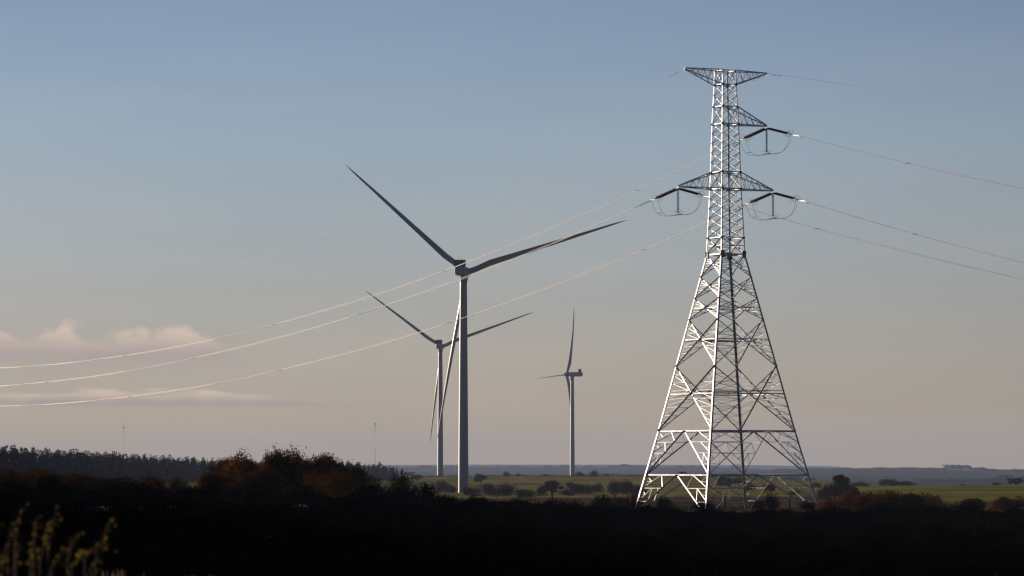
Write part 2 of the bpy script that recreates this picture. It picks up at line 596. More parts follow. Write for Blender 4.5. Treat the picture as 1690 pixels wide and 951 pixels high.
def lobe_points(lobes, n, shell=0.55, holes=0.35):
    w_ = np.array([l[3] * l[4] * l[5] for l in lobes]) ** (2 / 3)
    w_ = w_ / w_.sum()
    out = []
    for l, q in zip(lobes, w_):
        m = int(n * q * 1.6)
        d = RNG.normal(size=(m, 3)); d /= np.linalg.norm(d, axis=1)[:, None]
        rr = (shell + (1 - shell) * RNG.uniform(size=m))
        lump = 1 + 0.16 * np.sin(d[:, 0] * 7 + l[0] * 3) * np.sin(d[:, 2] * 6 + l[1]) + 0.10 * np.sin(d[:, 1] * 13 + d[:, 2] * 11 + l[2])
        rr = rr * lump
        p = d * rr[:, None] * np.array(l[3:6]) + np.array(l[0:3])
        h = np.sin(d[:, 0] * 9 + l[2] * 5) + np.sin(d[:, 1] * 8 + l[0]) + np.sin(d[:, 2] * 10 + l[1] * 2)
        keep = RNG.uniform(size=m) > holes * (h > 0.6)
        nn = d / np.array(l[3:6]); nn /= np.linalg.norm(nn, axis=1)[:, None]
        p = np.concatenate([p, nn], 1)[keep]
        out.append(p[:int(n * q)])
    p = np.concatenate(out)
    return p[p[:, 2] > 0.0]


def unit_bush(seed, nl, leaves, lsize, twigs=18, flat=0.8, spiky=0.25):
    """bush one metre in radius standing on the ground, a cloud of leaves with sprigs on top"""
    rs = np.random.default_rng(seed)
    lobes = []
    for k in range(nl):
        a = rs.uniform(0, 2 * math.pi); r = rs.uniform(0.1, 0.68)
        s = rs.uniform(0.30, 0.52)
        lobes.append((r * math.cos(a), r * math.sin(a), rs.uniform(0.18, 0.62) * (1.1 - r * 0.6) * flat + 0.12, s, s, s * rs.uniform(0.7, 1.1)))
    pts = lobe_points(lobes, leaves)
    top = np.percentile(pts[:, 2], 98.5)
    pts[:, 2] *= 0.95 / top
    lobes = [l[:2] + (l[2] * 0.95 / top,) + l[3:5] + (l[5] * 0.95 / top,) for l in lobes]
    # upright sprigs
    sp = []
    for k in range(twigs):
        l = lobes[rs.integers(len(lobes))]
        a = rs.uniform(0, 2 * math.pi); q = rs.uniform(0, 0.8)
        b0 = np.array([l[0] + l[3] * q * math.cos(a), l[1] + l[4] * q * math.sin(a), l[2] + l[5] * math.sqrt(1 - q * q) * 0.8])
        L = rs.uniform(0.08, 1.0) * spiky
        lean = np.array([rs.normal() * 0.25, rs.normal() * 0.25, 1.0])
        m = int(8 + 40 * L)
        tt = rs.uniform(0, 1, size=(m, 1))
        sp.append(np.concatenate([b0 + lean * L * tt + rs.normal(size=(m, 3)) * 0.02 * (1.3 - tt), rs.normal(size=(m, 3)) + [1e-3, 0, 0]], 1))
    pts = np.concatenate([pts] + sp) if sp else pts
    return quads_mesh('bush', leaf_quads(pts, lsize, 1.1, 0.3))


def unit_crown(seed, kind):
    """tree crown and trunk, one metre tall"""
    rs = np.random.default_rng(seed)
    lobes = []
    mb = MB()
    if kind == 'pine':
        zz = 0.06
        while zz < 0.99:
            r = 0.22 * (1.02 - zz) ** 0.5 + 0.02
            for k in range(3 if zz < 0.85 else 1):
                a = rs.uniform(0, 6.28); q = r * rs.uniform(0.2, 0.7)
                lobes.append((q * math.cos(a), q * math.sin(a), zz, r * rs.uniform(0.6, 1.0), r * rs.uniform(0.6, 1.0), 0.06))
            zz += rs.uniform(0.05, 0.085)
        pts = lobe_points(lobes, 1500, 0.3, 0.5)
        q = leaf_quads(pts, 0.026, 1.1, 0.5)
        mb.tube([(0, 0, -0.03), (0.005, 0, 0.4), (0, 0.004, 0.96)], [0.018, 0.012, 0.003], 6)
    elif kind == 'round':
        for k in range(22):
            a = rs.uniform(0, 6.28); r = rs.uniform(0.0, 0.42)
            lobes.append((r * math.cos(a), r * math.sin(a), 0.50 + rs.uniform(-0.30, 0.32) * math.sqrt(1 - 3.2 * r * r), rs.uniform(0.13, 0.22), rs.uniform(0.13, 0.22), rs.uniform(0.11, 0.18)))
        pts = lobe_points(lobes, 6200, 0.6, 0.15)
        q = leaf_quads(pts, 0.036, 1.0)
        mb.tube([(0, 0, -0.05), (0.01, 0, 0.2), (0.0, 0.02, 0.5)], [0.065, 0.048, 0.02], 8)
        for l in lobes[:8]:
            mb.tube([(0.01, 0, 0.2), (l[0] * 0.5, l[1] * 0.5, l[2] * 0.75), (l[0], l[1], l[2])], [0.02, 0.013, 0.005], 5)
    elif kind == 'umbrella':
        for k in range(12):
            a = rs.uniform(0, 6.28); r = rs.uniform(0.0, 0.55)
            lobes.append((r * math.cos(a), r * math.sin(a), 0.86 - 0.25 * r + rs.uniform(-0.08, 0.04), rs.uniform(0.14, 0.24), rs.uniform(0.14, 0.24), rs.uniform(0.06, 0.10)))
        pts = lobe_points(lobes, 2200, 0.4, 0.6)
        q = leaf_quads(pts, 0.018, 1.1)
        mb.tube([(0, 0, -0.05), (0.015, 0, 0.3), (0.0, 0.01, 0.7)], [0.04, 0.028, 0.018], 8)
        for l in lobes:
            mb.tube([(0.015, 0, 0.32), (l[0] * 0.55, l[1] * 0.55, l[2] * 0.8), (l[0], l[1], l[2])], [0.018, 0.011, 0.005], 5)
    elif kind == 'bare':
        q = leaf_quads(np.array([[0.2, 0, 0.9], [-0.2, 0.05, 0.95], [0.05, 0.1, 0.8], [0.3, 0, 0.7]]), 0.03)
        mb.tube([(0, 0, -0.05), (0.01, 0, 0.3)], [0.03, 0.02], 6)
        for k in range(9):
            a = rs.uniform(0, 6.28)
            ex = rs.uniform(0.12, 0.35)
            e = Vector((ex * math.cos(a), ex * math.sin(a), rs.uniform(0.65, 1.0)))
            mb.tube([(0.01, 0, 0.28), (e.x * 0.5, e.y * 0.5, 0.55), tuple(e)], [0.016, 0.010, 0.003], 5)
            for j in range(3):
                f = e * 0.8 + Vector((rs.normal() * 0.1, rs.normal() * 0.1, rs.uniform(0, 0.15)))
                mb.tube([(e.x * 0.6, e.y * 0.6, e.z * 0.75), tuple(f)], [0.007, 0.002], 4)
    return quads_mesh('crown', q), mb.mesh('trunk')


BUSH = [unit_bush(s, n, 3600, 0.032, 34, fl, sp) for s, n, fl, sp in
        [(1, 9, 0.8, 0.18), (2, 12, 0.95, 0.22), (3, 7, 0.7, 0.26), (4, 11, 0.85, 0.14), (5, 8, 1.0, 0.20), (6, 13, 0.75, 0.3)]]
THICK = [unit_bush(s, n, 11000, 0.038, 0, fl, 0.10) for s, n, fl in [(31, 16, 1.0), (32, 20, 1.0), (33, 14, 0.9)]]
SOFT = [unit_bush(s, n, 3200, 0.040, 4, fl, 0.10) for s, n, fl in [(21, 10, 0.8), (22, 13, 0.9), (23, 8, 0.7)]]


def with_mat(meshes, mat):
    out = []
    for m in meshes:
        c = m.copy()
        c.materials.append(mat)
        out.append(c)
    return out


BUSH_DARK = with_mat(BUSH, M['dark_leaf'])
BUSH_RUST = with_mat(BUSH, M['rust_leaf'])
THICK_RUST = with_mat(THICK, M['rust_leaf'])
SOFT_OLIVE = with_mat(SOFT, M['olive_leaf'])
SOFT_PALE = with_mat(SOFT, M['pale_leaf'])
PINES = [unit_crown(100 + k, 'pine') for k in range(5)]
ROUND = [unit_crown(200 + k, 'round') for k in range(4)]
UMB = [unit_crown(300 + k, 'umbrella') for k in range(3)]
BARE = [unit_crown(400, 'bare')]
for lst, lm, bm_ in ((PINES, 'pine', 'bark'), (ROUND, 'olive_leaf', 'bark'), (UMB, 'olive_leaf', 'bark'), (BARE, 'pale_leaf', 'bark_pale')):
    for c_, t_ in lst:
        c_.materials.append(M[lm]); t_.materials.append(M[bm_])


def place_px(px, Y):
    x = (px - 845.0) / FPX * Y
    return x, Y


def bush(mesh, px, Y, wpx, hpx, label, group=None, name='bush', cat='bush', sink=0.06, zoff=0.0):
    x, y = place_px(px, Y)
    s = wpx / FPX * Y / 2; h = hpx / FPX * Y
    o = bpy.data.objects.new(name, mesh)
    C.objects.link(o)
    o.location = (x, y, GZ(x, y) - sink * h + zoff)
    o.scale = (s, s, h / 0.95)
    o.rotation_euler = (0, 0, random.uniform(0, 6.28))
    tag(o, label, cat, group)
    return o


def tree(pair, px, Y, wpx, hpx, label, group=None, name='tree', cat='tree', nat_w=1.0, leaf=None):
    x, y = place_px(px, Y)
    h = hpx / FPX * Y
    t = empty(name, (x, y, GZ(x, y) - 0.01 * h), random.uniform(0, 6.28))
    k = (wpx / FPX * Y) / nat_w
    t.scale = (k, k, h)
    tag(t, label, cat, group)
    cr = pair[0]
    if leaf is not None:
        cr = cr.copy(); cr.materials.clear(); cr.materials.append(leaf)
    link_mesh('trunk', pair[1], None, t)
    link_mesh('crown', cr, None, t)
    return t


# ------------------------------------------------------------------ pylon
PZ = -6.0                                    # foot of the tower, relative to the eye
PLAT = 480.0
pc = P(1199.0, 838, PLAT)
PY_ROT = R(29.2)
Z0 = -5.2 - PZ                               # level called 0 in the survey below


def build_pylon():
    root = empty('transmission_tower', (pc.x, PLAT, PZ), PY_ROT)
    tag(root, 'tall lattice steel transmission tower with three arms, its lower left faces lit bright', 'pylon')
    prof = [(-1.0, 18.6), (0, 17.8), (34.5, 3.90), (43.5, 3.18), (52.4, 2.72), (57.8, 2.27), (59.8, 2.2)]

    def s_at(z):
        for (a, sa), (b, sb) in zip(prof, prof[1:]):
            if z <= b: return sa + (sb - sa) * (z - a) / (b - a)
        return prof[-1][1]

    def corner(cx, cy, z):
        s = s_at(z) / 2
        return Vector((cx * s, cy * s, z + Z0))
    CORN = [(-1, -1), (1, -1), (1, 1), (-1, 1)]
    steel = M['steel']
    # legs: heavy angles with their flanges along the two faces that meet there
    zs = [-0.95, 10.4, 19.2, 28.5, 34.5, 43.5, 52.4, 57.8, 59.85]
    for cx, cy in CORN:
        mb = MB()
        for za, zb in zip(zs, zs[1:]):
            a = corner(cx, cy, za); b = corner(cx, cy, zb)
            wv = 0.27 if za < 34 else (0.17 if za < 52 else 0.14)
            ux = Vector((-cx, 0, 0)); uy = Vector((0, -cy, 0))
            mb.plate(a, b, ux, 0, wv, uy, 0, 0.03)
            mb.plate(a, b, uy, 0.0305, wv, ux, 0, 0.03)
        mb.box(cx * (s_at(-0.9) / 2) - 0.45, cx * (s_at(-0.9) / 2) + 0.45, cy * (s_at(-0.9) / 2) - 0.45, cy * (s_at(-0.9) / 2) + 0.45, -0.35, 0.02)
        mb.build('leg', steel, root)

    faces = [((-1, -1), (1, -1), Vector((0, -1, 0))), ((1, -1), (1, 1), Vector((1, 0, 0))),
             ((1, 1), (-1, 1), Vector((0, 1, 0))), ((-1, 1), (-1, -1), Vector((-1, 0, 0)))]
    rings = [0]
    for (c0, c1, n) in faces:
        A = lambda z: corner(c0[0], c0[1], z) - n * 0.035
        B = lambda z: corner(c1[0], c1[1], z) - n * 0.035
        mb = MB()
        jit = [0]

        def bar(a, b, wd, off=0.0, out=False):
            jit[0] = (jit[0] + 1) % 7
            fl = (b.z > a.z) == ((b - a).dot(Vector((-n.y, n.x, 0))) > 0)
            mb.angle_bar(a, b, n, wd, 0.012 if wd > 0.1 else 0.008, off - 0.0011 * jit[0], False, out)

        def lp(p, q, t): return p + (q - p) * t

        def redundant(l0, l1, apex, k, wd):
            """small struts between a leg length l0-l1 and the two braces that meet at apex"""
            prev = None
            for i in range(1, k):
                t = i / k
                L = lp(l0, l1, t)
                if t <= 0.5:
                    Q = lp(l0, apex, t * 2 * 0.98) if True else None
                    Q = lp(l0, apex, min(1, (L.z - l0.z) / (apex.z - l0.z))) if (apex.z - l0.z) != 0 else apex
                if (L.z < apex.z and l1.z < l0.z) or (L.z > apex.z and l1.z > l0.z):
                    tt = (L.z - l1.z) / (apex.z - l1.z)
                    Q = lp(l1, apex, min(1, max(0, tt)))
                else:
                    tt = (L.z - l0.z) / (apex.z - l0.z)
                    Q = lp(l0, apex, min(1, max(0, tt)))
                bar(L, Q, wd, -0.03)
                if prev is not None:
                    if (Q - L).length > (prev[1] - prev[0]).length:
                        bar(prev[0], Q, wd * 0.9, -0.045)
                    else:
                        bar(L, prev[1], wd * 0.9, -0.045)
                prev = (L, Q)

        def X(za, zb, wd, red=0, horiz=False, rw=0.07):
            a0, b0, a1, b1 = A(za), B(za), A(zb), B(zb)
            bar(a0, b1, wd, 0.0, True)
            bar(b0, a1, wd, -wd - 0.02)
            s0, s1 = (b0 - a0).length, (b1 - a1).length
            f = s0 / (s0 + s1)
            zx = za + (zb - za) * f
            cr = lp(a0, b1, f)
            if horiz: bar(A(zx), B(zx), wd, -0.02)
            if red:
                redundant(a1, a0, cr, red, rw)
                redundant(b1, b0, cr, red, rw)

        def K(za, zb, wd, red, rw=0.08):
            """braces from the middle of the top strut down to the foot of each leg"""
            a0, b0, a1, b1 = A(za), B(za), A(zb), B(zb)
            mid = lp(a1, b1, 0.5)
            for l0, l1, o_ in ((a0, a1, True), (b0, b1, False)):
                bar(mid, l0, wd, -0.01, o_)
                pts = []
                for i in range(red):
                    t = i / red
                    pts.append((lp(l1, l0, t), lp(mid, l0, t)))
                for i in range(1, red):
                    bar(pts[i][0], pts[i][1], rw, -0.03)
                    # zig-zag: upper leg node out to the brace, plus a half-width tie
                    q = lp(pts[i - 1][0], pts[i - 1][1], 0.5)
                    bar(pts[i][0], q, rw * 1.1, -0.045)
                    bar(pts[i][1], q, rw * 0.7, -0.05)
                    # small stub near the leg
                    ml = lp(pts[i - 1][0], pts[i][0], 0.5)
                    e_ = lp(pts[i][0], q, 0.5)
                    bar(ml, e_, rw * 0.8, -0.055)
                    bar(pts[i - 1][0], e_, rw * 0.7, -0.065)
        K(-0.95, 4.46, 0.15, 3)
        bar(A(4.46), B(4.46), 0.20)
        K(4.46, 10.4, 0.15, 4, 0.07)
        bar(A(10.4), B(10.4), 0.20)
        X(10.4, 19.2, 0.15, 8, True, 0.06)
        X(19.2, 25.6, 0.13, 7, True, 0.055)
        X(25.6, 28.5, 0.11, 5, True, 0.055)
        X(28.5, 31.4, 0.11, 5, False, 0.06)
        X(31.4, 34.5, 0.11, 5, False, 0.06)
        bar(A(34.5), B(34.5), 0.19)
        X(34.5, 36.8, 0.11, 0, True)
        bar(A(36.8), B(36.8), 0.12)
        st = [36.8 + (43.5 - 36.8) * i / 5 for i in range(6)]
        for a, b in zip(st, st[1:]): X(a, b, 0.085)
        bar(A(43.5), B(43.5), 0.16)
        X(43.5, 45.8, 0.085)
        bar(A(45.8), B(45.8), 0.13)
        st = [45.8 + (52.4 - 45.8) * i / 5 for i in range(6)]
        for a, b in zip(st, st[1:]): X(a, b, 0.08)
        bar(A(52.4), B(52.4), 0.14)
        X(52.4, 54.8, 0.08)
        bar(A(54.8), B(54.8), 0.12)
        X(54.8, 56.3, 0.075); X(56.3, 57.8, 0.075)
        bar(A(57.8), B(57.8), 0.12)
        X(57.8, 59.75, 0.075)
        bar(A(59.75), B(59.75), 0.12)
        mb.build('face_bracing', steel, root)
    # level cross frames inside
    for z in (4.46, 10.4, 16.0, 22.8, 34.5, 43.5, 45.8, 52.4, 54.8, 57.8):
        mb = MB()
        up = Vector((0, 0, 1))
        c = [corner(cx * 0.97, cy * 0.97, z) for cx, cy in CORN]
        wd = 0.09 if z < 30 else 0.07
        mid = [(c[i] + c[(i + 1) % 4]) / 2 for i in range(4)]
        for i in range(4):
            mb.angle_bar(mid[i], mid[(i + 1) % 4], up, wd, 0.01, -0.04 - 0.002 * i)
            if z < 30:
                q = (mid[i] + mid[(i + 1) % 4]) / 2
                mb.angle_bar(c[(i + 1) % 4], q, up, wd * 0.8, 0.01, -0.08)
        mb.build('cross_frame', steel, root)
    # gusset plates, thick dark joints on the corners
    for cx, cy in CORN:
        for z, hgt, wd in ((34.5, 1.0, 0.5), (43.5, 0.3, 0.3), (52.4, 0.3, 0.28), (57.8, 0.24, 0.26), (54.8, 0.22, 0.24), (45.8, 0.26, 0.26), (36.8, 0.24, 0.26)):
            mb = MB()
            p = corner(cx, cy, z)
            mb.plate(p + Vector((0, 0, -hgt / 2)), p + Vector((0, 0, hgt / 2)), Vector((-cx, 0, 0)), -0.09, wd, Vector((0, -cy, 0)), -0.035, -0.005)
            mb.plate(p + Vector((0, 0, -hgt / 2)), p + Vector((0, 0, hgt / 2)), Vector((0, -cy, 0)), -0.0345, wd, Vector((-cx, 0, 0)), -0.035, -0.006)
            mb.build('gusset_plate', M['plate_dark'], root)
    tips = {}

    # arms
    def arm(name, sx, zb, zt, L, ztip, panels, key, topflat=False):
        mb = MB()
        tip = Vector((sx * L, 0, ztip + Z0))
        bs = [corner(sx, -1, zb), corner(sx, 1, zb)]
        ts = [corner(sx, -1, zt), corner(sx, 1, zt)]
        bs = [b + Vector((sx * 0.02, 0, 0)) for b in bs]; ts = [b + Vector((sx * 0.02, 0, 0)) for b in ts]
        tb = [tip + Vector((0, -0.12, -0.06)), tip + Vector((0, 0.12, -0.06))]
        tt = [tip + Vector((0, -0.12, 0.06)), tip + Vector((0, 0.12, 0.06))]
        for i, sg in ((0, -1), (1, 1)):
            n = Vector((0, sg, 0))
            mb.angle_bar(bs[i], tb[i], n, 0.14, 0.014)
            mb.angle_bar(ts[i], tt[i], n, 0.12, 0.012)
            for k in range(panels):
                t0, t1 = k / panels, (k + 1) / panels
                tm = (t0 + t1) / 2
                # zig-zag web
                if topflat:
                    p0 = bs[i].lerp(tb[i], t0); p1 = ts[i].lerp(tt[i], tm); p2 = bs[i].lerp(tb[i], t1)
                else:
                    p0 = ts[i].lerp(tt[i], t0); p1 = bs[i].lerp(tb[i], tm); p2 = ts[i].lerp(tt[i], t1)
                mb.angle_bar(p0, p1, n, 0.06, 0.008, -0.02)
                if k < panels - 1: mb.angle_bar(p1, p2, n, 0.06, 0.008, -0.03)
        for (s0, s1, q0, q1, up) in ((bs[0], bs[1], tb[0], tb[1], Vector((0, 0, -1))), (ts[0], ts[1], tt[0], tt[1], Vector((0, 0, 1)))):
            for k in range(panels):
                t0, t1 = k / panels, (k + 1) / panels
                a = s0.lerp(q0, t0); b = s1.lerp(q1, t1)
                if k % 2: a, b = s1.lerp(q1, t0), s0.lerp(q0, t1)
                mb.angle_bar(a, b, up, 0.055, 0.008, -0.02)
        mb.plate(tip + Vector((0, 0, -0.3)), tip + Vector((0, 0, 0.02)), Vector((0, 1, 0)), -0.04, 0.04, Vector((1, 0, 0)), -0.012, 0.012)
        mb.build(name, steel, root)
        tips[key] = tip
    arm('crossarm', -1, 57.8, 59.8, 6.6, 59.75, 5, 'E1', True)
    arm('crossarm', 1, 57.8, 59.8, 6.8, 59.75, 5, 'E2', True)
    arm('crossarm', 1, 52.4, 54.8, 6.75, 52.5, 5, 'A')
    arm('crossarm', -1, 43.5, 45.8, 7.65, 43.6, 6, 'B')
    arm('crossarm', 1, 43.5, 45.8, 7.75, 43.6, 6, 'C')
    mb = MB()
    for k in range(60):       # step bolts up one corner
        z = 3 + k * 0.9
        p = corner(-1, -1, min(z, 59))
        mb.tube([p, p + Vector((-0.16, 0, 0))], 0.012, 4)
    mb.build('step_bolts', steel, root)
    mt = Matrix.Translation((pc.x, PLAT, PZ)) @ Matrix.Rotation(PY_ROT, 4, 'Z')
    return {k: mt @ v for k, v in tips.items()}


TIPS = build_pylon()
LD = Vector((-0.62, 0.785, 0)).normalized()      # away to the left
RD = Vector((0.62, -0.785, 0)).normalized()      # towards us on the right


def disc_string(p0, p1, r=0.155, pitch=0.17):
    p0 = Vector(p0); p1 = Vector(p1)
    d = p1 - p0; L = d.length
    n = int(L / pitch)
    pts = []; rr = []
    for i in range(n):
        b = i * pitch
        for o, q in ((0.0, 0.05), (0.03, 0.06), (0.075, r), (0.105, r * 0.97), (0.115, 0.06)):
            pts.append(p0 + d * ((b + o) / L)); rr.append(q)
    pts.append(p1); rr.append(0.04)
    mb = MB()
    mb.tube(pts, rr, 12, True, False)
    return mb


def ring(mb, c, axis, rad, r=0.02, k=18):
    axis = axis.normalized()
    ref = Vector((0, 0, 1)) if abs(axis.z) < 0.9 else Vector((1, 0, 0))
    u = axis.cross(ref).normalized(); v = u.cross(axis)
    mb.tube([c + u * math.cos(2 * math.pi * i / k) * rad + v * math.sin(2 * math.pi * i / k) * rad for i in range(k + 1)], r, 6, False)


ENDS = {}
ARMNAME = {'A': 'upper right arm', 'B': 'lower left arm', 'C': 'lower right arm'}
for key in 'ABC':
    tip = TIPS[key] + Vector((0, 0, -0.3))
    ends = {}
    for side, D, drop in (('left', LD, 0.235), ('right', RD, 0.245)):
        dv = (D + Vector((0, 0, -drop))).normalized()
        sd = D.cross(Vector((0, 0, 1))).normalized()
        L = 4.1
        a = tip + dv * 0.35
        b = a + dv * L
        e = b + dv * 0.9
        t = empty('insulator_string', tuple(tip))
        back = Matrix.Translation(-tip)
        tag(t, ('twin brown disc insulator string sloping %s from the %s' % ('down left' if side == 'left' else 'down right', ARMNAME[key])),
            'insulator', 'sloping insulator strings of the tower')
        for s_ in (-0.22, 0.22):
            mbx = disc_string(a + sd * s_, b + sd * s_)
            mbx.v = [tuple(Vector(v) - tip) for v in mbx.v]
            mbx.build('disc_stack', M['disc'], t)
        mbx = MB()
        up = Vector((0, 0, 1))
        mbx.tube([tip, a], 0.03, 6)
        mbx.plate(a - sd * 0.3, a + sd * 0.3, dv, -0.06, 0.06, up, -0.02, 0.02)
        mbx.plate(b - sd * 0.3, b + sd * 0.3, dv, -0.02, 0.20, up, -0.03, 0.03)
        for s_ in (-0.2, 0.2):
            mbx.tube([b + sd * s_, e + sd * s_ + dv * 0.3], 0.045, 6)
        mbx.v = [tuple(Vector(v) - tip) for v in mbx.v]
        mbx.build('yoke', M['fitting'], t)
        mbx = MB()
        for q, h in ((b - dv * 0.45, -1), (b + dv * 0.35, 1)):
            pts = []
            for i in range(13):
                an = math.pi * i / 12
                pts.append(q + dv * (math.cos(an) * 0.45) + up * h * (math.sin(an) * 0.42 + 0.05) + sd * 0.3)
            mbx.tube(pts, 0.022, 6)
            mbx.tube([p - sd * 0.6 for p in pts], 0.022, 6)
            mbx.tube([pts[0], pts[0] - sd * 0.6], 0.022, 6); mbx.tube([pts[-1], pts[-1] - sd * 0.6], 0.022, 6)
        mbx.v = [tuple(Vector(v) - tip) for v in mbx.v]
        mbx.build('arcing_ring', M['fitting'], t)
        ends[side] = (e, sd, dv, b)
    ENDS[key] = ends
    # hanging string that holds the jumper
    t = empty('insulator_string', tuple(tip))
    tag(t, 'single brown disc insulator string hanging straight down from the ' + ARMNAME[key], 'insulator', 'hanging insulator strings of the tower')
    zb = -3.45
    mbx = disc_string((0, 0, -0.1), (0, 0, zb), 0.19)
    mbx.build('disc_stack', M['disc'], t)
    mbx = MB()
    jl = (ends['left'][0] - ends['right'][0]); jl.z = 0; jl.normalize()
    js = jl.cross(Vector((0, 0, 1))).normalized()
    mbx.plate(Vector((0, 0, zb - 0.05)) - jl * 0.45, Vector((0, 0, zb - 0.05)) + jl * 0.45, js, -0.22, 0.22, Vector((0, 0, 1)), -0.05, 0.05)
    mbx.build('clamp', M['fitting'], t)
    mbx = MB()
    for s_ in (-1, 1):
        ring(mbx, Vector((0, 0, zb + 0.08)) + jl * 0.48 * s_, jl * 0.75 + js * 0.66, 0.27, 0.025)
    mbx.build('weight_ring', M['fitting'], t)
    # jumper loop: two cables from one tension clamp, under the hanging string, to the other
    low = tip + Vector((0, 0, zb - 0.14))
    eL, sL, dL, bL = ends['left']; eR, sR, dR, bR = ends['right']
    t = empty('jumper_cable', tuple(low))
    tag(t, 'thin twin jumper cable looping beneath the ' + ARMNAME[key], 'cable', 'jumper cables of the tower')
    for s_ in (-0.2, 0.2):
        pl = eL + sL * s_ - dL * (0.45 + 2 * s_); pr = eR - sR * s_ - dR * (0.45 + 2 * s_)
        mid_ = low + js * s_
        ctrl = []
        for p, sgn in ((pl, 1), (pr, -1)):
            seg = []
            h = p - mid_
            for i in range(15):
                u_ = i / 14
                hh = math.sin(u_ * math.pi / 2)
                seg.append(mid_ + Vector((h.x * hh * (1 - 0.0), h.y * hh, h.z * (1 - math.cos(u_ * math.pi / 2)) ** 1.25 - 0.30 * math.sin(u_ * math.pi) ** 1.5)))
            ctrl.append(seg)
        path = ctrl[0][::-1] + ctrl[1][1:]
        mbx = MB()
        mbx.tube([p - low for p in path], 0.024, 6)
        mbx.build('cable', M['plate_dark'], t)
        if s_ > 0: pa = path
        else: pb = path
    for i in (6, 21):
        mbx = MB()
        mbx.tube([pa[i] - low, pb[i] - low], 0.03, 6)
        mbx.build('spacer', M['plate_dark'], t)


# ------------------------------------------------------------------ conductors
def fit_span(P0, D, pix):
    ts, zs = [], []
    for px, py in pix:
        u = (px - 845.0) / FPX
        z = 20.0
        for _ in range(4):
            # x = u*(Y cosp + z sinp)
            cp, sp = math.cos(PITCH), math.sin(PITCH)
            t = (u * (P0.y * cp + z * sp) - P0.x) / (D.x - u * D.y * cp)
            Y = P0.y + D.y * t
            z = P(px, py, Y).z
        ts.append(t); zs.append(z - P0.z)
    ts = np.array(ts); zs = np.array(zs)
    A_ = np.stack([ts, ts * ts], 1)
    b, c = np.linalg.lstsq(A_, zs, rcond=None)[0]
    return b, c


def span(name, label, P0, D, pix, tmax, r, sep, group, spacers=True, cat='power line'):
    b, c = fit_span(P0, D, pix)
    sd = D.cross(Vector((0, 0, 1))).normalized()
    t = empty(name, tuple(P0))
    tag(t, label, cat, group)
    n = 110
    for k, s_ in enumerate(([-sep / 2, sep / 2] if sep else [0])):
        mb = MB()
        pts = []
        for i in range(n + 1):
            q = tmax * (i / n)
            tw = 0.05 * math.sin(q * 0.11 + k * 1.3)
            pts.append(D * q + sd * s_ + Vector((0, 0, b * q + c * q * q + (tw if sep and i else 0) * (k * 2 - 1) * min(1, q / 20))))
        mb.tube(pts, r, 6)
        mb.build('wire', M['alu'], t)
    if sep and spacers:
        q = 22.0
        while q < tmax:
            p = D * q + Vector((0, 0, b * q + c * q * q))
            mb = MB()
            mb.tube([p - sd * (sep / 2 + 0.08), p + sd * (sep / 2 + 0.08)], 0.03, 6)
            mb.plate(p - sd * sep / 2 - D * 0.17, p - sd * sep / 2 + D * 0.17, sd, -0.035, 0.035, Vector((0, 0, 1)), -0.035, 0.035)
            mb.plate(p + sd * sep / 2 - D * 0.17, p + sd * sep / 2 + D * 0.17, sd, -0.035, 0.035, Vector((0, 0, 1)), -0.035, 0.035)
            mb.build('spacer', M['plate_dark'], t)
            q += 46.0
    # dampers near the tower end
    for q in (1.6, 2.5):
        mb = MB()
        p = D * q + Vector((0, 0, b * q + c * q * q - 0.10))
        mb.tube([p - D * 0.22, p - D * 0.08], 0.05, 6); mb.tube([p + D * 0.08, p + D * 0.22], 0.05, 6); mb.tube([p - D * 0.22, p + D * 0.22], 0.012, 4)
        mb.build('damper', M['fitting'] if sep else M['plate_dark'], t)
    return b, c


WL = {
    'A': [(1170, 262), (967, 350), (773, 431), (578, 500), (358, 561), (0, 606.5)],
    'B': [(1041, 350), (639, 500), (382, 580), (0, 637)],
    'C': [(1165, 368), (1050, 416), (888, 480), (720, 539), (362, 634), (0, 669.5)],
}
WR = {
    'A': [(1481, 265.5), (1690, 312)],
    'B': [(1300, 365), (1440, 401), (1690, 462)],
    'C': [(1494, 382), (1690, 434)],
}
LN = {'A': 'highest of the three bright cable pairs sagging left from the tower',
      'B': 'middle of the three bright cable pairs sagging left from the tower',
      'C': 'lowest of the three bright cable pairs sagging left from the tower'}
RN = {'A': 'highest cable pair running off to the right edge from the upper right arm',
      'C': 'middle cable pair running off right from the lower right arm',
      'B': 'lowest cable pair running right, passing behind the tower body'}
for key in 'ABC':
    e, sd, dv, b_ = ENDS[key]['left']
    span('power_line', LN[key], e + dv * 0.3, LD, WL[key], 420, 0.034, 0.42, 'twin conductors going left')
    e, sd, dv, b_ = ENDS[key]['right']
    span('power_line', RN[key], e + dv * 0.3, RD, WR[key], 115, 0.034, 0.42, 'twin conductors going right')
span('earth_wire', 'very faint thin wire going left from the top arm, highest in the sky', TIPS['E1'], LD,
     [(1113, 120), (1080, 137), (767, 288), (564, 373), (366, 448), (170, 503), (0, 541)], 440, 0.0045, 0, 'thin earth wires', cat='wire')
span('earth_wire', 'very faint thin wire going left below its twin, passing behind the tower top', TIPS['E2'], LD,
     [(1172, 164), (1080, 208), (782, 335), (592, 407), (400, 467), (264, 506), (128, 531)], 440, 0.0045, 0, 'thin earth wires', cat='wire')
span('earth_wire', 'thin wire running right from the right tip of the top arm', TIPS['E2'], RD,
     [(1290, 124), (1480, 154), (1690, 196)], 115, 0.014, 0, 'thin earth wires', cat='wire')
span('earth_wire', 'faint thin wire running right from the left tip of the top arm', TIPS['E1'], RD,
     [(1244, 134), (1311, 147), (1500, 181), (1690, 210)], 125, 0.006, 0, 'thin earth wires', cat='wire')


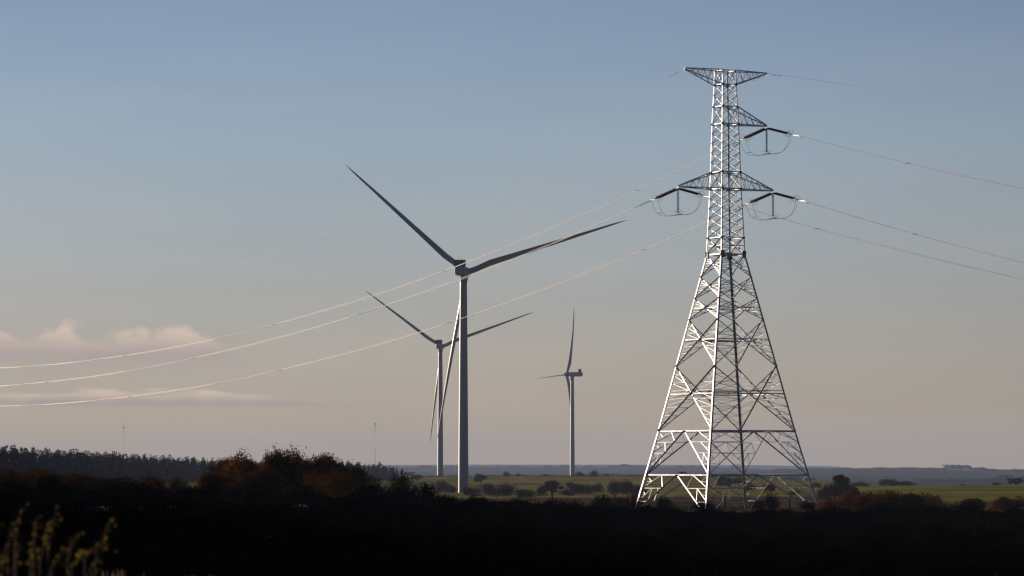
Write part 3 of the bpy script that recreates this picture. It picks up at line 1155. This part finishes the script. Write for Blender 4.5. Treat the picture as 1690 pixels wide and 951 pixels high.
# ------------------------------------------------------------------ turbines
def blade_mesh(pitch):
    mb = MB()
    secs = []
    K = 20
    RR = 67.0
    st = [1.0, 2.0, 3.5, 5.5, 8, 11, 14, 18, 23, 29, 36, 43, 50, 56, 61, 64.5, 66.4, 67.0]
    for r in st:
        f = r / RR
        root = max(0.0, min(1.0, (r - 2.5) / 9.0)); root = root * root * (3 - 2 * root)
        chord = 2.5 * (1 - root) + root * (3.9 * (1 - max(0, (r - 12) / 55) ** 0.85 * 0.82)) * 0.80
        if r > 60: chord *= max(0.12, 1 - ((r - 60) / 7.2) ** 2)
        th = 2.5 * (1 - root) + root * chord * (0.30 - 0.14 * f)
        tw = R(16 - 16 * min(1, f * 1.6) + pitch)
        off = 0.30 * chord * root
        ring_ = []
        for k in range(K):
            a = 2 * math.pi * k / K
            cx = math.cos(a) * chord / 2
            sharp = 1 - root * 0.55 * (0.5 - 0.5 * math.cos(a)) if math.cos(a) < 0 else 1.0
            cy = math.sin(a) * th / 2 * sharp
            x = cx - off
            X_ = x * math.cos(tw) - cy * math.sin(tw)
            Yy = x * math.sin(tw) + cy * math.cos(tw)
            ring_.append((X_ - 0.6 * f ** 3, Yy + 1.6 * f + 3.6 * f ** 2.4, r * (1 + 0.06 * f)))
        secs.append(ring_)
    vs = [v for s in secs for v in s]
    fs = []
    for i in range(len(secs) - 1):
        for j in range(K):
            fs.append((i * K + j, i * K + (j + 1) % K, (i + 1) * K + (j + 1) % K, (i + 1) * K + j))
    mb.add(vs, fs, True)
    n = len(secs)
    mb.add(secs[0], [tuple(range(K))[::-1]]); mb.add(secs[-1], [tuple(range(K))])
    me = mb.mesh('blade')
    me.materials.append(M['turbine'])
    return me


BLADES = {p: blade_mesh(p) for p in (32, 78)}


def superbox(mb, y0, y1, w0, w1, zc, h, e=4.0, rings_=14, k=28):
    """rounded long box along y"""
    secs = []
    for i in range(rings_):
        t = i / (rings_ - 1)
        c = math.cos(math.pi * t)
        sh = (1 - abs(c) ** 14) ** (1 / 5.0) if abs(c) < 1 else 0.86
        sh = max(sh, 0.86)
        y = (y0 + y1) / 2 - (y1 - y0) / 2 * (abs(c) ** 0.8 * (1 if c > 0 else -1))
        wd = (w0 + (w1 - w0) * t) * sh
        sec = []
        for j in range(k):
            a = 2 * math.pi * j / k
            ca, sa = math.cos(a), math.sin(a)
            sec.append((wd / 2 * abs(ca) ** (2 / e) * (1 if ca > 0 else -1), y, zc + h * sh / 2 * abs(sa) ** (2 / e) * (1 if sa > 0 else -1)))
        secs.append(sec)
    vs = [v for s in secs for v in s]
    fs = []
    for i in range(rings_ - 1):
        for j in range(k):
            fs.append((i * k + j, i * k + (j + 1) % k, (i + 1) * k + (j + 1) % k, (i + 1) * k + j))
    mb.add(vs, fs, True)
    mb.add(secs[0], [tuple(range(k))[::-1]]); mb.add(secs[-1], [tuple(range(k))])


def turbine(px, hub_py, Y, rz, clocks, label, extra=0.0, pitch=32):
    H = 92.0
    top = P(px, hub_py, Y)
    base_z = top.z - H
    root = empty('wind_turbine', (top.x, Y, base_z), rz)
    tag(root, label, 'wind turbine', 'white wind turbines')
    mt = M['turbine']
    mb = MB()
    n = 24
    mb.tube([(0, 0, -3.5 - extra + (H + 1.6 + extra) * i / n) for i in range(n + 1)],
            [2.15 - 0.72 * (i / n) ** 1.1 for i in range(n + 1)], 40)
    tw = mb.build('tower', mt, root)
    for q in (0.30, 0.62):
        mb = MB()
        rq = 2.15 - 0.72 * q ** 1.1 + 0.02
        mb.tube([(0, 0, H * q - 0.12), (0, 0, H * q + 0.12)], rq + 0.02, 40)
        mb.build('flange', mt, tw)
    mb = MB()
    superbox(mb, -9.0, 3.3, 3.9, 4.1, H, 3.9)
    nc = mb.build('nacelle', mt, root)
    mb = MB()
    mb.box(-2.35, 2.35, -7.6, -6.3, H + 1.7, H + 4.5)
    mb.build('cooler', M['cooler'], nc)
    mb = MB()
    for x in (-0.6, 0.7):
        mb.tube([(x, -6.9, H + 4.5), (x, -6.9, H + 5.9)], 0.05, 5)
    mb.build('wind_sensor', M['cooler'], nc)
    mb = MB()
    prof = [(3.2, 1.5), (3.6, 1.95), (5.0, 2.05), (6.2, 1.9), (7.1, 1.35), (7.6, 0.6), (7.75, 0.05)]
    mb.tube([(0, a, H) for a, b in prof], [b for a, b in prof], 28)
    mb.build('hub', mt, root)
    for a in clocks:
        b = link_mesh('blade', BLADES[pitch], None, root, (0, 5.0, H))
        b.rotation_euler = (0, R(90 - a), 0)
    return root


turbine(765.0, 448.5, 1460, R(-12), (138.5, 17.0, 258.5), 'nearest and tallest wind turbine, its dark rotor crossed by the power lines')
turbine(726.8, 572.0, 2513, R(-8), (143.5, 20.0, 262.0), 'middle sized wind turbine standing just left of the tallest one')
turbine(944.5, 618.0, 3060, R(71), (59.0, 184.0, 297.0), 'smallest wind turbine, seen side on between the tall one and the pylon', 3.0, 78)


# ------------------------------------------------------------------ radio masts, posts, rails
def radio_mast(px, ytop, Y, label):
    top = P(px, ytop, Y)
    gz = GZ(top.x, Y) - 2
    H = top.z - gz
    root = empty('radio_mast', (top.x, Y, gz))
    tag(root, label, 'mast', 'thin masts on the skyline')
    mb = MB()
    rad = 0.75
    cs = [Vector((rad * math.cos(a), rad * math.sin(a), 0)) for a in (0.3, 2.4, 4.5)]
    up = Vector((0, 0, 1))
    for c in cs: mb.tube([c, c + up * H], 0.10, 5)
    k = int(H / 2.5)
    for i in range(k):
        for j in range(3):
            mb.tube([cs[j] + up * i * 2.5, cs[(j + 1) % 3] + up * (i + 1) * 2.5], 0.06, 4)
    mb.build('lattice', M['steel'], root)
    mb = MB()
    mb.tube([up * (H - 6), up * (H + 4)], 0.12, 6)
    mb.box(-1.1, 1.1, -1.1, 1.1, H - 4.0, H - 2.6)
    mb.build('antenna', M['steel'], root)
    mb = MB()
    for a in (0.3, 2.4, 4.5):
        for f in (0.5, 0.95):
            mb.tube([up * H * f, Vector((math.cos(a) * H * 0.5, math.sin(a) * H * 0.5, 1))], 0.02, 4)
    mb.build('guy_wire', M['plate_dark'], root)


radio_mast(204, 702, 5200, 'faint thin mast above the pine wood on the left')
radio_mast(619, 696, 5200, 'faint thin mast at the right end of the pine wood')


def fence_post(px, Y, hm, label, lean=0.0):
    x, y = place_px(px, Y)
    mb = MB()
    mb.tube([(0, 0, -0.3), (lean * 0.5, 0, hm * 0.5), (lean, 0, hm)], [0.13, 0.12, 0.10], 8)
    o = mb.build('post', M['bark'], None, (x, y, GZ(x, y)))
    tag(o, label, 'post')


fence_post(911, 395, 1.9, 'dark upright post before the round trees right of the tall turbine')
fence_post(1195, 440, 1.7, 'dark upright post on the grass strip beneath the pylon', 0.05)
fence_post(1302, 425, 1.3, 'short dark post at the right foot of the pylon', -0.04)

# low pale broken rails lying along the scrub behind the tower
t = empty('rail_fence', (place_px(1200, 640)[0], 640, GZ(place_px(1200, 640)[0], 640)))
tag(t, 'low pale broken rail fence across the brown scrub behind the pylon', 'fence')
ox, oy, oz = t.location
mbp = MB(); mbr = MB()
px = 1036.0
rs = random.Random(5)
while px < 1356:
    Yv = 640 + rs.uniform(-8, 8)
    x, y = place_px(px, Yv)
    z = GZ(x, y)
    hgt = 0.75 + rs.uniform(-0.35, 0.35)
    mbp.tube([(x - ox, y - oy, z - oz - 0.2), (x - ox, y - oy, z - oz + hgt)], 0.06, 5)
    L = rs.uniform(0.5, 1.3)
    if rs.random() < 0.8:
        dz = rs.uniform(-0.15, 0.55)
        mbr.tube([(x - ox - L / 2, y - oy, z - oz + hgt - 0.05), (x - ox + L / 2, y - oy, z - oz + hgt - 0.05 + dz)], 0.07, 6)
    px += rs.uniform(4, 15)
mbp.build('posts', M['bark'], t)
mbr.build('rails', M['rail'], t)

# ------------------------------------------------------------------ pine wood on the left
rs = random.Random(3)
count = 0
def wood_edge(px):
    return 1080 + (max(px, -60) / 680.0) * 1060
for row in range(5):
    px = -50 + row * 5
    while px < (668 - row * 6) and count < 285:
        Yv = wood_edge(px) + row * 34 + rs.uniform(-14, 14)
        # the wood's top line falls gently to the right
        topline = np.interp(px, [0, 100, 250, 400, 560, 640, 680], [737, 742, 752, 759, 763, 768, 775])
        x, y = place_px(px, Yv)
        gy = 775 - GZ(x, y) / Yv * FPX
        h = (gy - topline) + rs.gauss(0, 1.8) + (rs.random() < 0.08) * 3.5 - row * 0.2
        h = max(h, 14)
        k = rs.randrange(5)
        hm = h / FPX * Yv
        t = tree(PINES[k], px, Yv, hm * rs.uniform(0.85, 1.25) * FPX / Yv, h, 'dark conifer in the dense pine wood on the left horizon', 'pines of the wood', 'pine_tree')
        count += 1
        px += rs.uniform(8, 14) * (0.8 + 0.5 * (1500 / Yv))
print('pines', count)

# ------------------------------------------------------------------ trees and hedges of the middle distance
mid = [  # mesh kind, px, Y, width px, height px, label
    (UMB[0], 679, 2120, 26, 15, 'pale flat topped tree at the right end of the pine wood', 1.3, 'pale_leaf'),
    (ROUND[1], 689, 2090, 24, 11, 'small dark round tree under the pale flat topped tree', 1.15, None),
    (ROUND[0], 793, 1950, 27, 18, 'lone round tree on the field just right of the tall turbine', 1.15, None),
    (ROUND[1], 911, 1150, 44, 26, 'broad tree with its trunk showing, below the smallest turbine', 1.15, None),
    (ROUND[3], 942, 1500, 20, 14, 'small lone tree on the field beside the broad tree', 1.15, None),
    (ROUND[1], 1126, 2290, 22, 9, 'low dome shaped tree on the crest behind the pylon left leg', 1.15, None),
    (ROUND[0], 1203, 1500, 50, 20, 'wide dark tree seen through the middle of the pylon', 1.15, None),
    (ROUND[2], 1385, 860, 46, 44, 'large rounded tree with a knob on top, right of the pylon', 1.15, None),
    (ROUND[3], 1674, 1440, 29, 15, 'round dark tree at the far right edge of the green field', 1.15, None),
]
for pr, px, Yv, wp, hp, lab, nw, lf in mid:
    tree(pr, px, Yv, wp, hp, lab, None, 'tree', 'tree', nw, M[lf] if lf else None)
# rest of the large tree's spread
for i, (px, wp, hp, lab) in enumerate([(1362, 34, 24, 'leafy shrub at the left foot of the large knobbed tree'),
                                       (1408, 44, 21, 'leafy shrub spreading right of the large knobbed tree'),
                                       (1384, 50, 30, 'dense shrub in front of the large knobbed tree')]):
    bush(SOFT_OLIVE[i], px, 850 - i * 4, wp, hp, lab, None, 'shrub', 'shrub')
soft = [
    (731, 1440, 40, 20, 'dark shrub just left of the tall turbine foot'), (748, 1400, 22, 12, 'low shrub touching the tall turbine foot'),
    (780, 1120, 38, 15, 'brown shrub right of the tall turbine foot'), (806, 1200, 40, 20, 'rounded shrub third from the tall turbine foot'),
    (832, 1080, 58, 22, 'wide shrub below the lone round tree'), (869, 980, 42, 16, 'low brown shrub left of the broad tree'),
    (893, 1100, 26, 16, 'small shrub at the left side of the broad tree'), (935, 1080, 34, 12, 'low shrub at the right foot of the broad tree'),
    (963, 1150, 50, 18, 'spreading shrub right of the broad tree'), (987, 1350, 26, 15, 'small round shrub on the field left of the pylon'),
    (1012, 1300, 38, 20, 'taller shrub left of the pylon'), (1028, 1100, 62, 24, 'large dark shrub close to the pylon left leg'),
    (1052, 950, 40, 22, 'dark shrub behind the pylon left leg'), (1238, 1250, 30, 12, 'low shrub behind the pylon far leg'),
    (1270, 1120, 34, 14, 'brown shrub seen through the right half of the pylon'), (1310, 1000, 30, 9, 'low shrub behind the pylon right leg'),
]
for i, (px, Yv, wp, hp, lab) in enumerate(soft):
    bush(SOFT_OLIVE[i % 3], px, Yv, wp, hp, lab, 'shrubs scattered over the middle fields', 'shrub', 'shrub')
crest = [
    (836, 2290, 18, 8, 'small dome bush on the crest left of the smallest turbine'), (856, 2290, 12, 5, 'tiny bush on the crest between two domes'),
    (902, 2285, 14, 4, 'flat bush on the crest just left of the smallest turbine'),
    (956, 2285, 20, 8, 'dome bush on the crest right of the smallest turbine'), (981, 2285, 22, 10, 'larger dome bush second right of the smallest turbine'),
    (1003, 2285, 10, 4, 'tiny bush right of the larger dome bush on the crest'),
    (1178, 2290, 13, 4, 'flat crest bush seen just right of the pylon near leg'), (1195, 2290, 15, 5, 'flat crest bush in the middle of the pylon'),
    (1219, 2290, 12, 4, 'flat crest bush left of the pylon dark far leg'), (1346, 1450, 24, 9, 'dark bush on the field edge right of the pylon'),
    (1420, 1470, 40, 8, 'low bush on the green field edge behind the large tree'), (1462, 1470, 44, 12, 'domed thicket on the green field edge'),
    (1490, 1470, 60, 8, 'long low thicket on the green field edge'), (1644, 1450, 20, 5, 'low hedge bush left of the round tree at far right'),
    (1587, 1450, 12, 2.5, 'tiny low bush alone on the green field edge'),
]
for i, (px, Yv, wp, hp, lab) in enumerate(crest):
    bush(SOFT_OLIVE[i % 3], px, Yv, wp, hp, lab, 'bushes along the field crest', 'bush', 'bush')


def hedge(name, label, pxs, Yv, hm, leafm, wid=1.6, dens=26, size=0.28):
    x0 = place_px(pxs[0], Yv)[0]; x1 = place_px(pxs[1], Yv)[0]
    L = x1 - x0
    n = int(L * dens)
    xs = RNG.uniform(x0, x1, n)
    hh = hm * (0.72 + 0.2 * np.sin(xs / 3.1) + 0.18 * np.sin(xs / 9.7 + 1) + 0.12 * np.sin(xs / 1.3))
    gz = ground_z(xs, np.full(n, Yv))
    zz = gz + RNG.uniform(0, 1, n) ** 0.7 * hh - 0.2
    ys = Yv + RNG.normal(size=n) * wid * 0.4
    c = np.stack([xs, ys, zz], 1)
    o0 = np.array([(x0 + x1) / 2, Yv, GZ((x0 + x1) / 2, Yv)])
    me = quads_mesh(name, leaf_quads(c - o0, size))
    o = link_mesh(name, me, leafm, None, tuple(o0))
    tag(o, label, 'hedge')


hedge('hedge', 'thin dark hedge along the skyline crest left of the smallest turbine', (690, 942), 2298, 1.2, M['olive_leaf'])
hedge('hedge', 'thicker dark hedge along the crest from the smallest turbine to the pylon', (942, 1100), 2296, 1.7, M['olive_leaf'], dens=34)
hedge('hedge', 'dark hedge along the crest seen through the pylon', (1100, 1345), 2240, 2.2, M['olive_leaf'], dens=34)
hedge('hedge', 'low dark hedge line across the middle of the field behind the tall turbine', (770, 905), 1840, 0.9, M['olive_leaf'], dens=22)

# mounded tree belt in the misty valley and on the hills: far-off woods read as a mass
def belt(name, label, pxs, Yv, hpx, n, size, lumps):
    rs_ = np.random.default_rng(int(Yv))
    xs = rs_.uniform(pxs[0], pxs[1], n)
    prof_ = np.zeros(n)
    for k in range(lumps):
        c = rs_.uniform(pxs[0], pxs[1]); w_ = rs_.uniform(3.0, 13.0); a = rs_.uniform(0.45, 1.0) * (0.4 + w_ / 20)
        prof_ = np.maximum(prof_, a * np.sqrt(np.clip(1 - ((xs - c) / w_) ** 2, 0, 1)))
    prof_ = np.maximum(prof_, 0.22 + 0.1 * np.sin(xs * 0.9) + 0.08 * np.sin(xs * 2.3))
    X0 = (xs - 845) / FPX * Yv
    Yr = Yv + rs_.uniform(-40, 40, n)
    gz = ground_z(X0, np.full(n, Yv))
    zz = gz + rs_.uniform(0, 1, n) ** 0.6 * prof_ * hpx / FPX * Yv
    c = np.stack([X0, Yr, zz], 1)
    o0 = c.mean(0)
    me = quads_mesh(name, leaf_quads(c - o0, size))
    o = link_mesh(name, me, M['far_leaf'], None, tuple(o0))
    tag(o, label, None, None, 'stuff')


belt('valley_wood', 'misty blue wood in the valley behind the green field', (1515, 1720), 4700, 14, 10000, 2.0, 7)
belt('ridge_wood', 'hazy wood along the distant ridge behind the turbines', (-60, 1330), 10450, 7, 36000, 3.0, 110)
belt('hilltop_hedge', 'dotted hedge line on the top of the hazy right hill', (1270, 1560), 7480, 2.2, 5000, 1.3, 26)
belt('hillside_wood', 'dark wood dropping down the right end of the hazy hill', (1612, 1720), 7300, 7, 6000, 2.1, 9)

tree(BARE[0], 1555.5, 7500, 7, 9.5, 'tiny bare tree at the left end of the hilltop tree row', None, 'tree', 'tree', 0.7)
rs = random.Random(9)
for i in range(15):
    px = 1560 + i * 3.6
    h = 9.6 - 0.2 * max(0, i - 9) + rs.uniform(-0.7, 0.7)
    if i > 11: h = 5.5
    tree(ROUND[i % 4], px, 7470 + rs.uniform(-25, 25), 6, h + 1.0, 'tiny dark tree standing in the row on the hazy right hilltop', 'hilltop trees in a row', 'tree', 'tree', 1.15).location.z -= 1.6
for i, (px, h) in enumerate([(1616, 5), (1621, 5.6), (1627, 3.5), (1636, 3.5), (1641, 3.2), (1659, 2.6)]):
    tree(ROUND[i % 4], px, 7490, 7, h + 1, 'small round tree on the hazy hilltop right of the tree row', 'round hilltop trees', 'tree', 'tree', 1.15)

# ------------------------------------------------------------------ foreground scrub
# named clumps on the near skyline
special = [  # mesh list, px, Y, w, h(px above its own ground), label
    (THICK_RUST, 0, 374, 268, 92, 54, 'rust coloured bush, the left slope of the big thicket'),
    (THICK_RUST, 1, 406, 262, 100, 60, 'rust orange bush in the left middle of the big thicket'),
    (THICK_RUST, 2, 448, 256, 100, 67, 'tall rounded bush, second summit of the big thicket'),
    (THICK_RUST, 1, 494, 262, 116, 66, 'dense bush forming the highest part of the big thicket'),
    (THICK_RUST, 0, 534, 262, 96, 62, 'dense bush on the right shoulder of the big thicket'),
    (THICK_RUST, 2, 570, 262, 80, 46, 'low dark bush ending the big thicket on the right'),
    (THICK_RUST, 2, 352, 246, 60, 34, 'low rusty bush at the left foot of the big thicket'),
    (THICK_RUST, 0, 430, 244, 110, 40, 'wide brown bush in front of the big thicket'),
    (BUSH_RUST, 5, 545, 244, 110, 40, 'brown twiggy bush in front of the thicket right side'),
    (BUSH_RUST, 1, 662, 262, 60, 42, 'brown pointed bush before the end of the pine wood'),
    (BUSH_RUST, 2, 605, 258, 70, 30, 'low brown bush between the thicket and the pointed bush'),
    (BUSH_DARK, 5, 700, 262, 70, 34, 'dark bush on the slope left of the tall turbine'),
    (BUSH_RUST, 0, 293, 252, 48, 23, 'twiggy bush left of the grassy gap'),
    (BUSH_RUST, 5, 240, 250, 90, 20, 'brown bush second left of the grassy gap'),
    (BUSH_RUST, 2, 185, 250, 110, 22, 'brown bush below the thin left mast'),
    (BUSH_RUST, 1, 128, 252, 92, 23, 'spiky brown bush third from the left edge'),
    (BUSH_RUST, 5, 70, 250, 104, 31, 'spiky brown bush second from the left edge'),
    (BUSH_RUST, 2, 10, 248, 110, 33, 'spiky brown bush at the left edge of the skyline'),
    (BUSH_RUST, 0, 1392, 388, 60, 26, 'red brown bush filling the left end of the right hand thicket'),
    (THICK_RUST, 1, 1440, 386, 76, 27, 'dense brown bush between two spiky ones in the right hand thicket'),
    (THICK_RUST, 0, 1495, 384, 76, 25, 'dense low brown bush near the middle of the right hand thicket'),
    (BUSH_RUST, 4, 1548, 392, 50, 20, 'small red brown bush tapering off the right hand thicket'),
    (BUSH_RUST, 2, 1410, 392, 90, 31, 'red brown bush just right of the pylon'),
    (BUSH_RUST, 5, 1465, 385, 110, 30, 'red brown bush in the middle of the right hand thicket'),
    (BUSH_RUST, 1, 1520, 388, 84, 25, 'red brown bush ending the right hand thicket'),
    (BUSH_RUST, 0, 1370, 380, 56, 22, 'low red brown bush at the pylon right foot'),
    (THICK_RUST, 2, 1610, 430, 62, 19, 'rounded brown bush on the grass strip near the right edge'),
    (THICK_RUST, 0, 1655, 432, 56, 21, 'taller rounded brown bush near the right edge'),
    (BUSH_RUST, 1, 1686, 430, 40, 22, 'brown bush cut by the right edge of the view'),
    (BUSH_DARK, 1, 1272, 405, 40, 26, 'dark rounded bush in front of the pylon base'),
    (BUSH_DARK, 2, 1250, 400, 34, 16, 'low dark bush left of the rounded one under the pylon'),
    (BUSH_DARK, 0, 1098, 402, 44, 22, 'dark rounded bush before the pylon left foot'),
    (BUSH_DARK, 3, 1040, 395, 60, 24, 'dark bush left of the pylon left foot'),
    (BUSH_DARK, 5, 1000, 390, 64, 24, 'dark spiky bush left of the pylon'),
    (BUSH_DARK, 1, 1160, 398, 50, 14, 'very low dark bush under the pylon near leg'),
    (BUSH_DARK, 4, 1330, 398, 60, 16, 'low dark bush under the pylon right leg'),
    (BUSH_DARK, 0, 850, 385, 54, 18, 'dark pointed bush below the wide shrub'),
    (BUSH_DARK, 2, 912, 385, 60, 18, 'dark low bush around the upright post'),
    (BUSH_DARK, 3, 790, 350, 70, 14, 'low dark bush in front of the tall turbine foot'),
]
for ml, k, px, Yv, wp, hp, lab in special:
    bush(ml[k], px, Yv, wp, hp, lab, None)
tree(ROUND[0], 484, 272, 34, 66, 'little round topped tree rising above the big thicket', None, 'tree', 'tree', 1.15, M['rust_leaf'])
tree(ROUND[2], 541, 272, 26, 58, 'little tree poking out at the right of the big thicket', None, 'tree', 'tree', 1.15, M['rust_leaf'])
# pale bushes on the sunlit slope behind the near skyline
for i, (px, wp, hp, lab) in enumerate([(150, 44, 30, 'pale sunlit bush behind the near scrub on the left'),
                                       (194, 50, 25, 'pale low bush behind the scrub below the left mast'),
                                       (247, 38, 29, 'pale rounded bush left of the grassy gap')]):
    bush(SOFT_PALE[i], px, 430, wp, hp, lab, 'pale bushes behind the near scrub')
# the anonymous dark scrub that clothes the near slopes
rs = random.Random(21)
n = 0
Yv = 92.0
while Yv < 400 and n < 240:
    step_px = 74 * (1.0 if Yv < 200 else 0.82)
    px = -60 + rs.uniform(0, step_px)
    while px < 1760:
        if 318 < px < 346 and Yv > 225:
            px += 30; continue
        if Yv > 262 and px < 620:
            px += step_px; continue
        hgt = rs.uniform(0.5, 1.15)
        if px > 880 and Yv > 300:
            if Yv > 345:
                px += step_px; continue
            hgt *= 0.6
        hp = hgt / Yv * FPX
        hp = min(hp, 44)
        wp = rs.uniform(2.6, 4.4) / Yv * FPX
        wp = min(wp, 130)
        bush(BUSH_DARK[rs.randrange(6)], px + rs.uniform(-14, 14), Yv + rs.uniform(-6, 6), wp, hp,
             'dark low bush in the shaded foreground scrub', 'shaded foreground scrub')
        n += 1
        px += step_px * rs.uniform(0.8, 1.4)
    Yv *= 1.135
print('scrub', n)


# heather and rough grass between the bushes: uncountable ground cover
def ground_cover(name, label, n, ylo, yhi, hgt, size, mat, stretch, seed):
    r_ = np.random.default_rng(seed)
    ys = ylo * (yhi / ylo) ** r_.uniform(0, 1, n)
    us = r_.uniform(-0.175, 0.175, n)
    xs = us * ys
    m_ = bumps(xs / 5, ys / 9) > -0.5
    xs, ys = xs[m_], ys[m_]
    z = ground_z(xs, ys) + r_.uniform(0, 1, len(xs)) ** 1.5 * hgt * (0.6 + 0.4 * np.abs(bumps(xs / 3, ys / 4)))
    c = np.stack([xs, ys, z], 1)
    me = quads_mesh(name, leaf_quads(c, size, stretch, 1.2))
    o = link_mesh(name, me, mat)
    tag(o, label, None, None, 'stuff')


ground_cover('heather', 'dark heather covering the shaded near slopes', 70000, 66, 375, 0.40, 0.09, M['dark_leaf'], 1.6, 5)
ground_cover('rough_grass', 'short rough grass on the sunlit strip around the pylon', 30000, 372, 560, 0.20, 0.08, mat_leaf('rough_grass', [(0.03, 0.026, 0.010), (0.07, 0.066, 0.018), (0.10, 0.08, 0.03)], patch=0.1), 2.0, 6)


# pale rock showing through the scrub
def rock(px, py_, Yv, wpx, hpx, label, seed, depth=1.4):
    rs_ = np.random.default_rng(seed)
    import bmesh
    bm = bmesh.new()
    bmesh.ops.create_icosphere(bm, subdivisions=4, radius=1)
    sx = wpx / FPX * Yv / 2; sz = hpx / FPX * Yv / 2
    for v in bm.verts:
        p = v.co
        q = 1 + 0.22 * math.sin(p.x * 5 + seed) * math.sin(p.z * 4 + 2 * seed) + 0.12 * math.sin(p.x * 13 + p.y * 9 + seed) + 0.08 * math.sin(p.z * 17 + p.x * 21)
        q2 = round(p.z * 3) / 3 * 0.5 + p.z * 0.5
        v.co = Vector((p.x * q * sx, p.y * q * depth, q2 * q * sz))
    me = bpy.data.meshes.new('rock'); bm.to_mesh(me); bm.free()
    c = P(px, py_, Yv)
    o = link_mesh('rock', me, M['stone'], None, tuple(c))
    gz = GZ(c.x, c.y)
    o.location.z = max(min(c.z, gz + sz * 1.1), gz - 0.2 * sz)
    tag(o, label, 'rock')


rock(160, 840, 196, 110, 9, 'long pale rock ledge in the dark slope at lower left', 1)
rock(250, 838, 202, 90, 7, 'flat pale rock ledge right of the long one', 2)
rock(92, 852, 186, 50, 7, 'small pale rock below the long ledge', 3)
rock(497, 840, 215, 26, 7, 'single pale rock below the big thicket', 4)
rock(448, 893, 138, 12, 14, 'small upright pale rock low in the dark foreground', 5, 0.4)
rock(466, 908, 128, 22, 20, 'leaning pale rock low in the dark foreground', 6, 0.4)


# near leafy shrub, out of focus at the lower left corner
def near_shrub():
    base = Vector((-1.95, 15.0, GZ(-1.95, 15.0)))
    root = empty('leafy_shrub', tuple(base))
    tag(root, 'blurred leafy sprigs with sunlit yellow green leaves at the lower left corner', 'shrub')
    sprigs = [  # tip pixel, bend pixel
        ((36, 836), (24, 900)), ((94, 838), (80, 905)), ((60, 852), (55, 905)), ((186, 856), (160, 905)), ((122, 886), (112, 925)),
        ((20, 862), (12, 915)), ((58, 888), (52, 930)), ((108, 908), (85, 940)), ((170, 889), (140, 918)), ((8, 905), (4, 940)),
        ((170, 912), (150, 940)), ((52, 920), (50, 945)), ((140, 905), (118, 936)), ((80, 870), (66, 930)), ((28, 900), (26, 944)),
    ]
    rs_ = np.random.default_rng(4)
    stems = MB()
    pts = []
    for (tx, ty), (bx, by) in sprigs:
        Yd = 15.0 + rs_.uniform(-0.6, 0.6)
        tp = P(tx, ty, Yd) - base; bp = P(bx, by, Yd) - base
        b0 = Vector((bp.x * 0.75 + 0.02, rs_.uniform(-0.2, 0.2), 0.0))
        stems.tube([b0, bp, tp], [0.004, 0.003, 0.0015], 5)
        for i in range(13):
            t_ = rs_.uniform(0, 1) ** 0.8
            q = bp.lerp(tp, t_) + Vector(rs_.normal(size=3) * 0.013)
            pts.append(tuple(q))
        for i in range(4):
            q = b0.lerp(bp, rs_.uniform(0.3, 1)) + Vector(rs_.normal(size=3) * 0.03)
            pts.append(tuple(q))
    stems.build('stem', mat_plain('reddish_stem', (0.035, 0.014, 0.008), 0.8, 0, 0.3, 20, 0.1), root)
    me = quads_mesh('leaves', leaf_quads(np.array(pts), 0.0085, 1.0))
    link_mesh('leaves', me, M['sprig_leaf'], root)


near_shrub()


def tuft(px, py_, Yv, n, h, label, seed):
    rs_ = np.random.default_rng(seed)
    tp = P(px, py_, Yv)
    gz = GZ(tp.x, Yv)
    hh = tp.z - gz
    mb = MB()
    for i in range(n):
        a = rs_.normal() * h * 0.55
        b0 = Vector((a * 0.25 + rs_.normal() * 0.05, rs_.normal() * 0.05, 0))
        e = Vector((a, rs_.normal() * 0.05, hh * rs_.uniform(0.93, 1.0)))
        m_ = b0.lerp(e, 0.55) + Vector((-a * 0.15, 0, 0.02))
        mb.tube([b0, m_, e], [0.004, 0.003, 0.001], 4)
    o = mb.build('grass_tuft', M['straw'], None, (tp.x, Yv, gz))
    tag(o, label, 'grass tuft', 'dry grass tufts at the bottom edge')


tuft(192, 938, 22, 30, 0.30, 'pale dry grass tuft at the bottom edge, right of the leafy shrub', 1)
tuft(304, 943, 24, 10, 0.12, 'smaller dry grass tuft at the bottom edge', 2)
tuft(345, 946, 26, 8, 0.10, 'sparse dry grass blades at the bottom edge, right of the small tuft', 3)
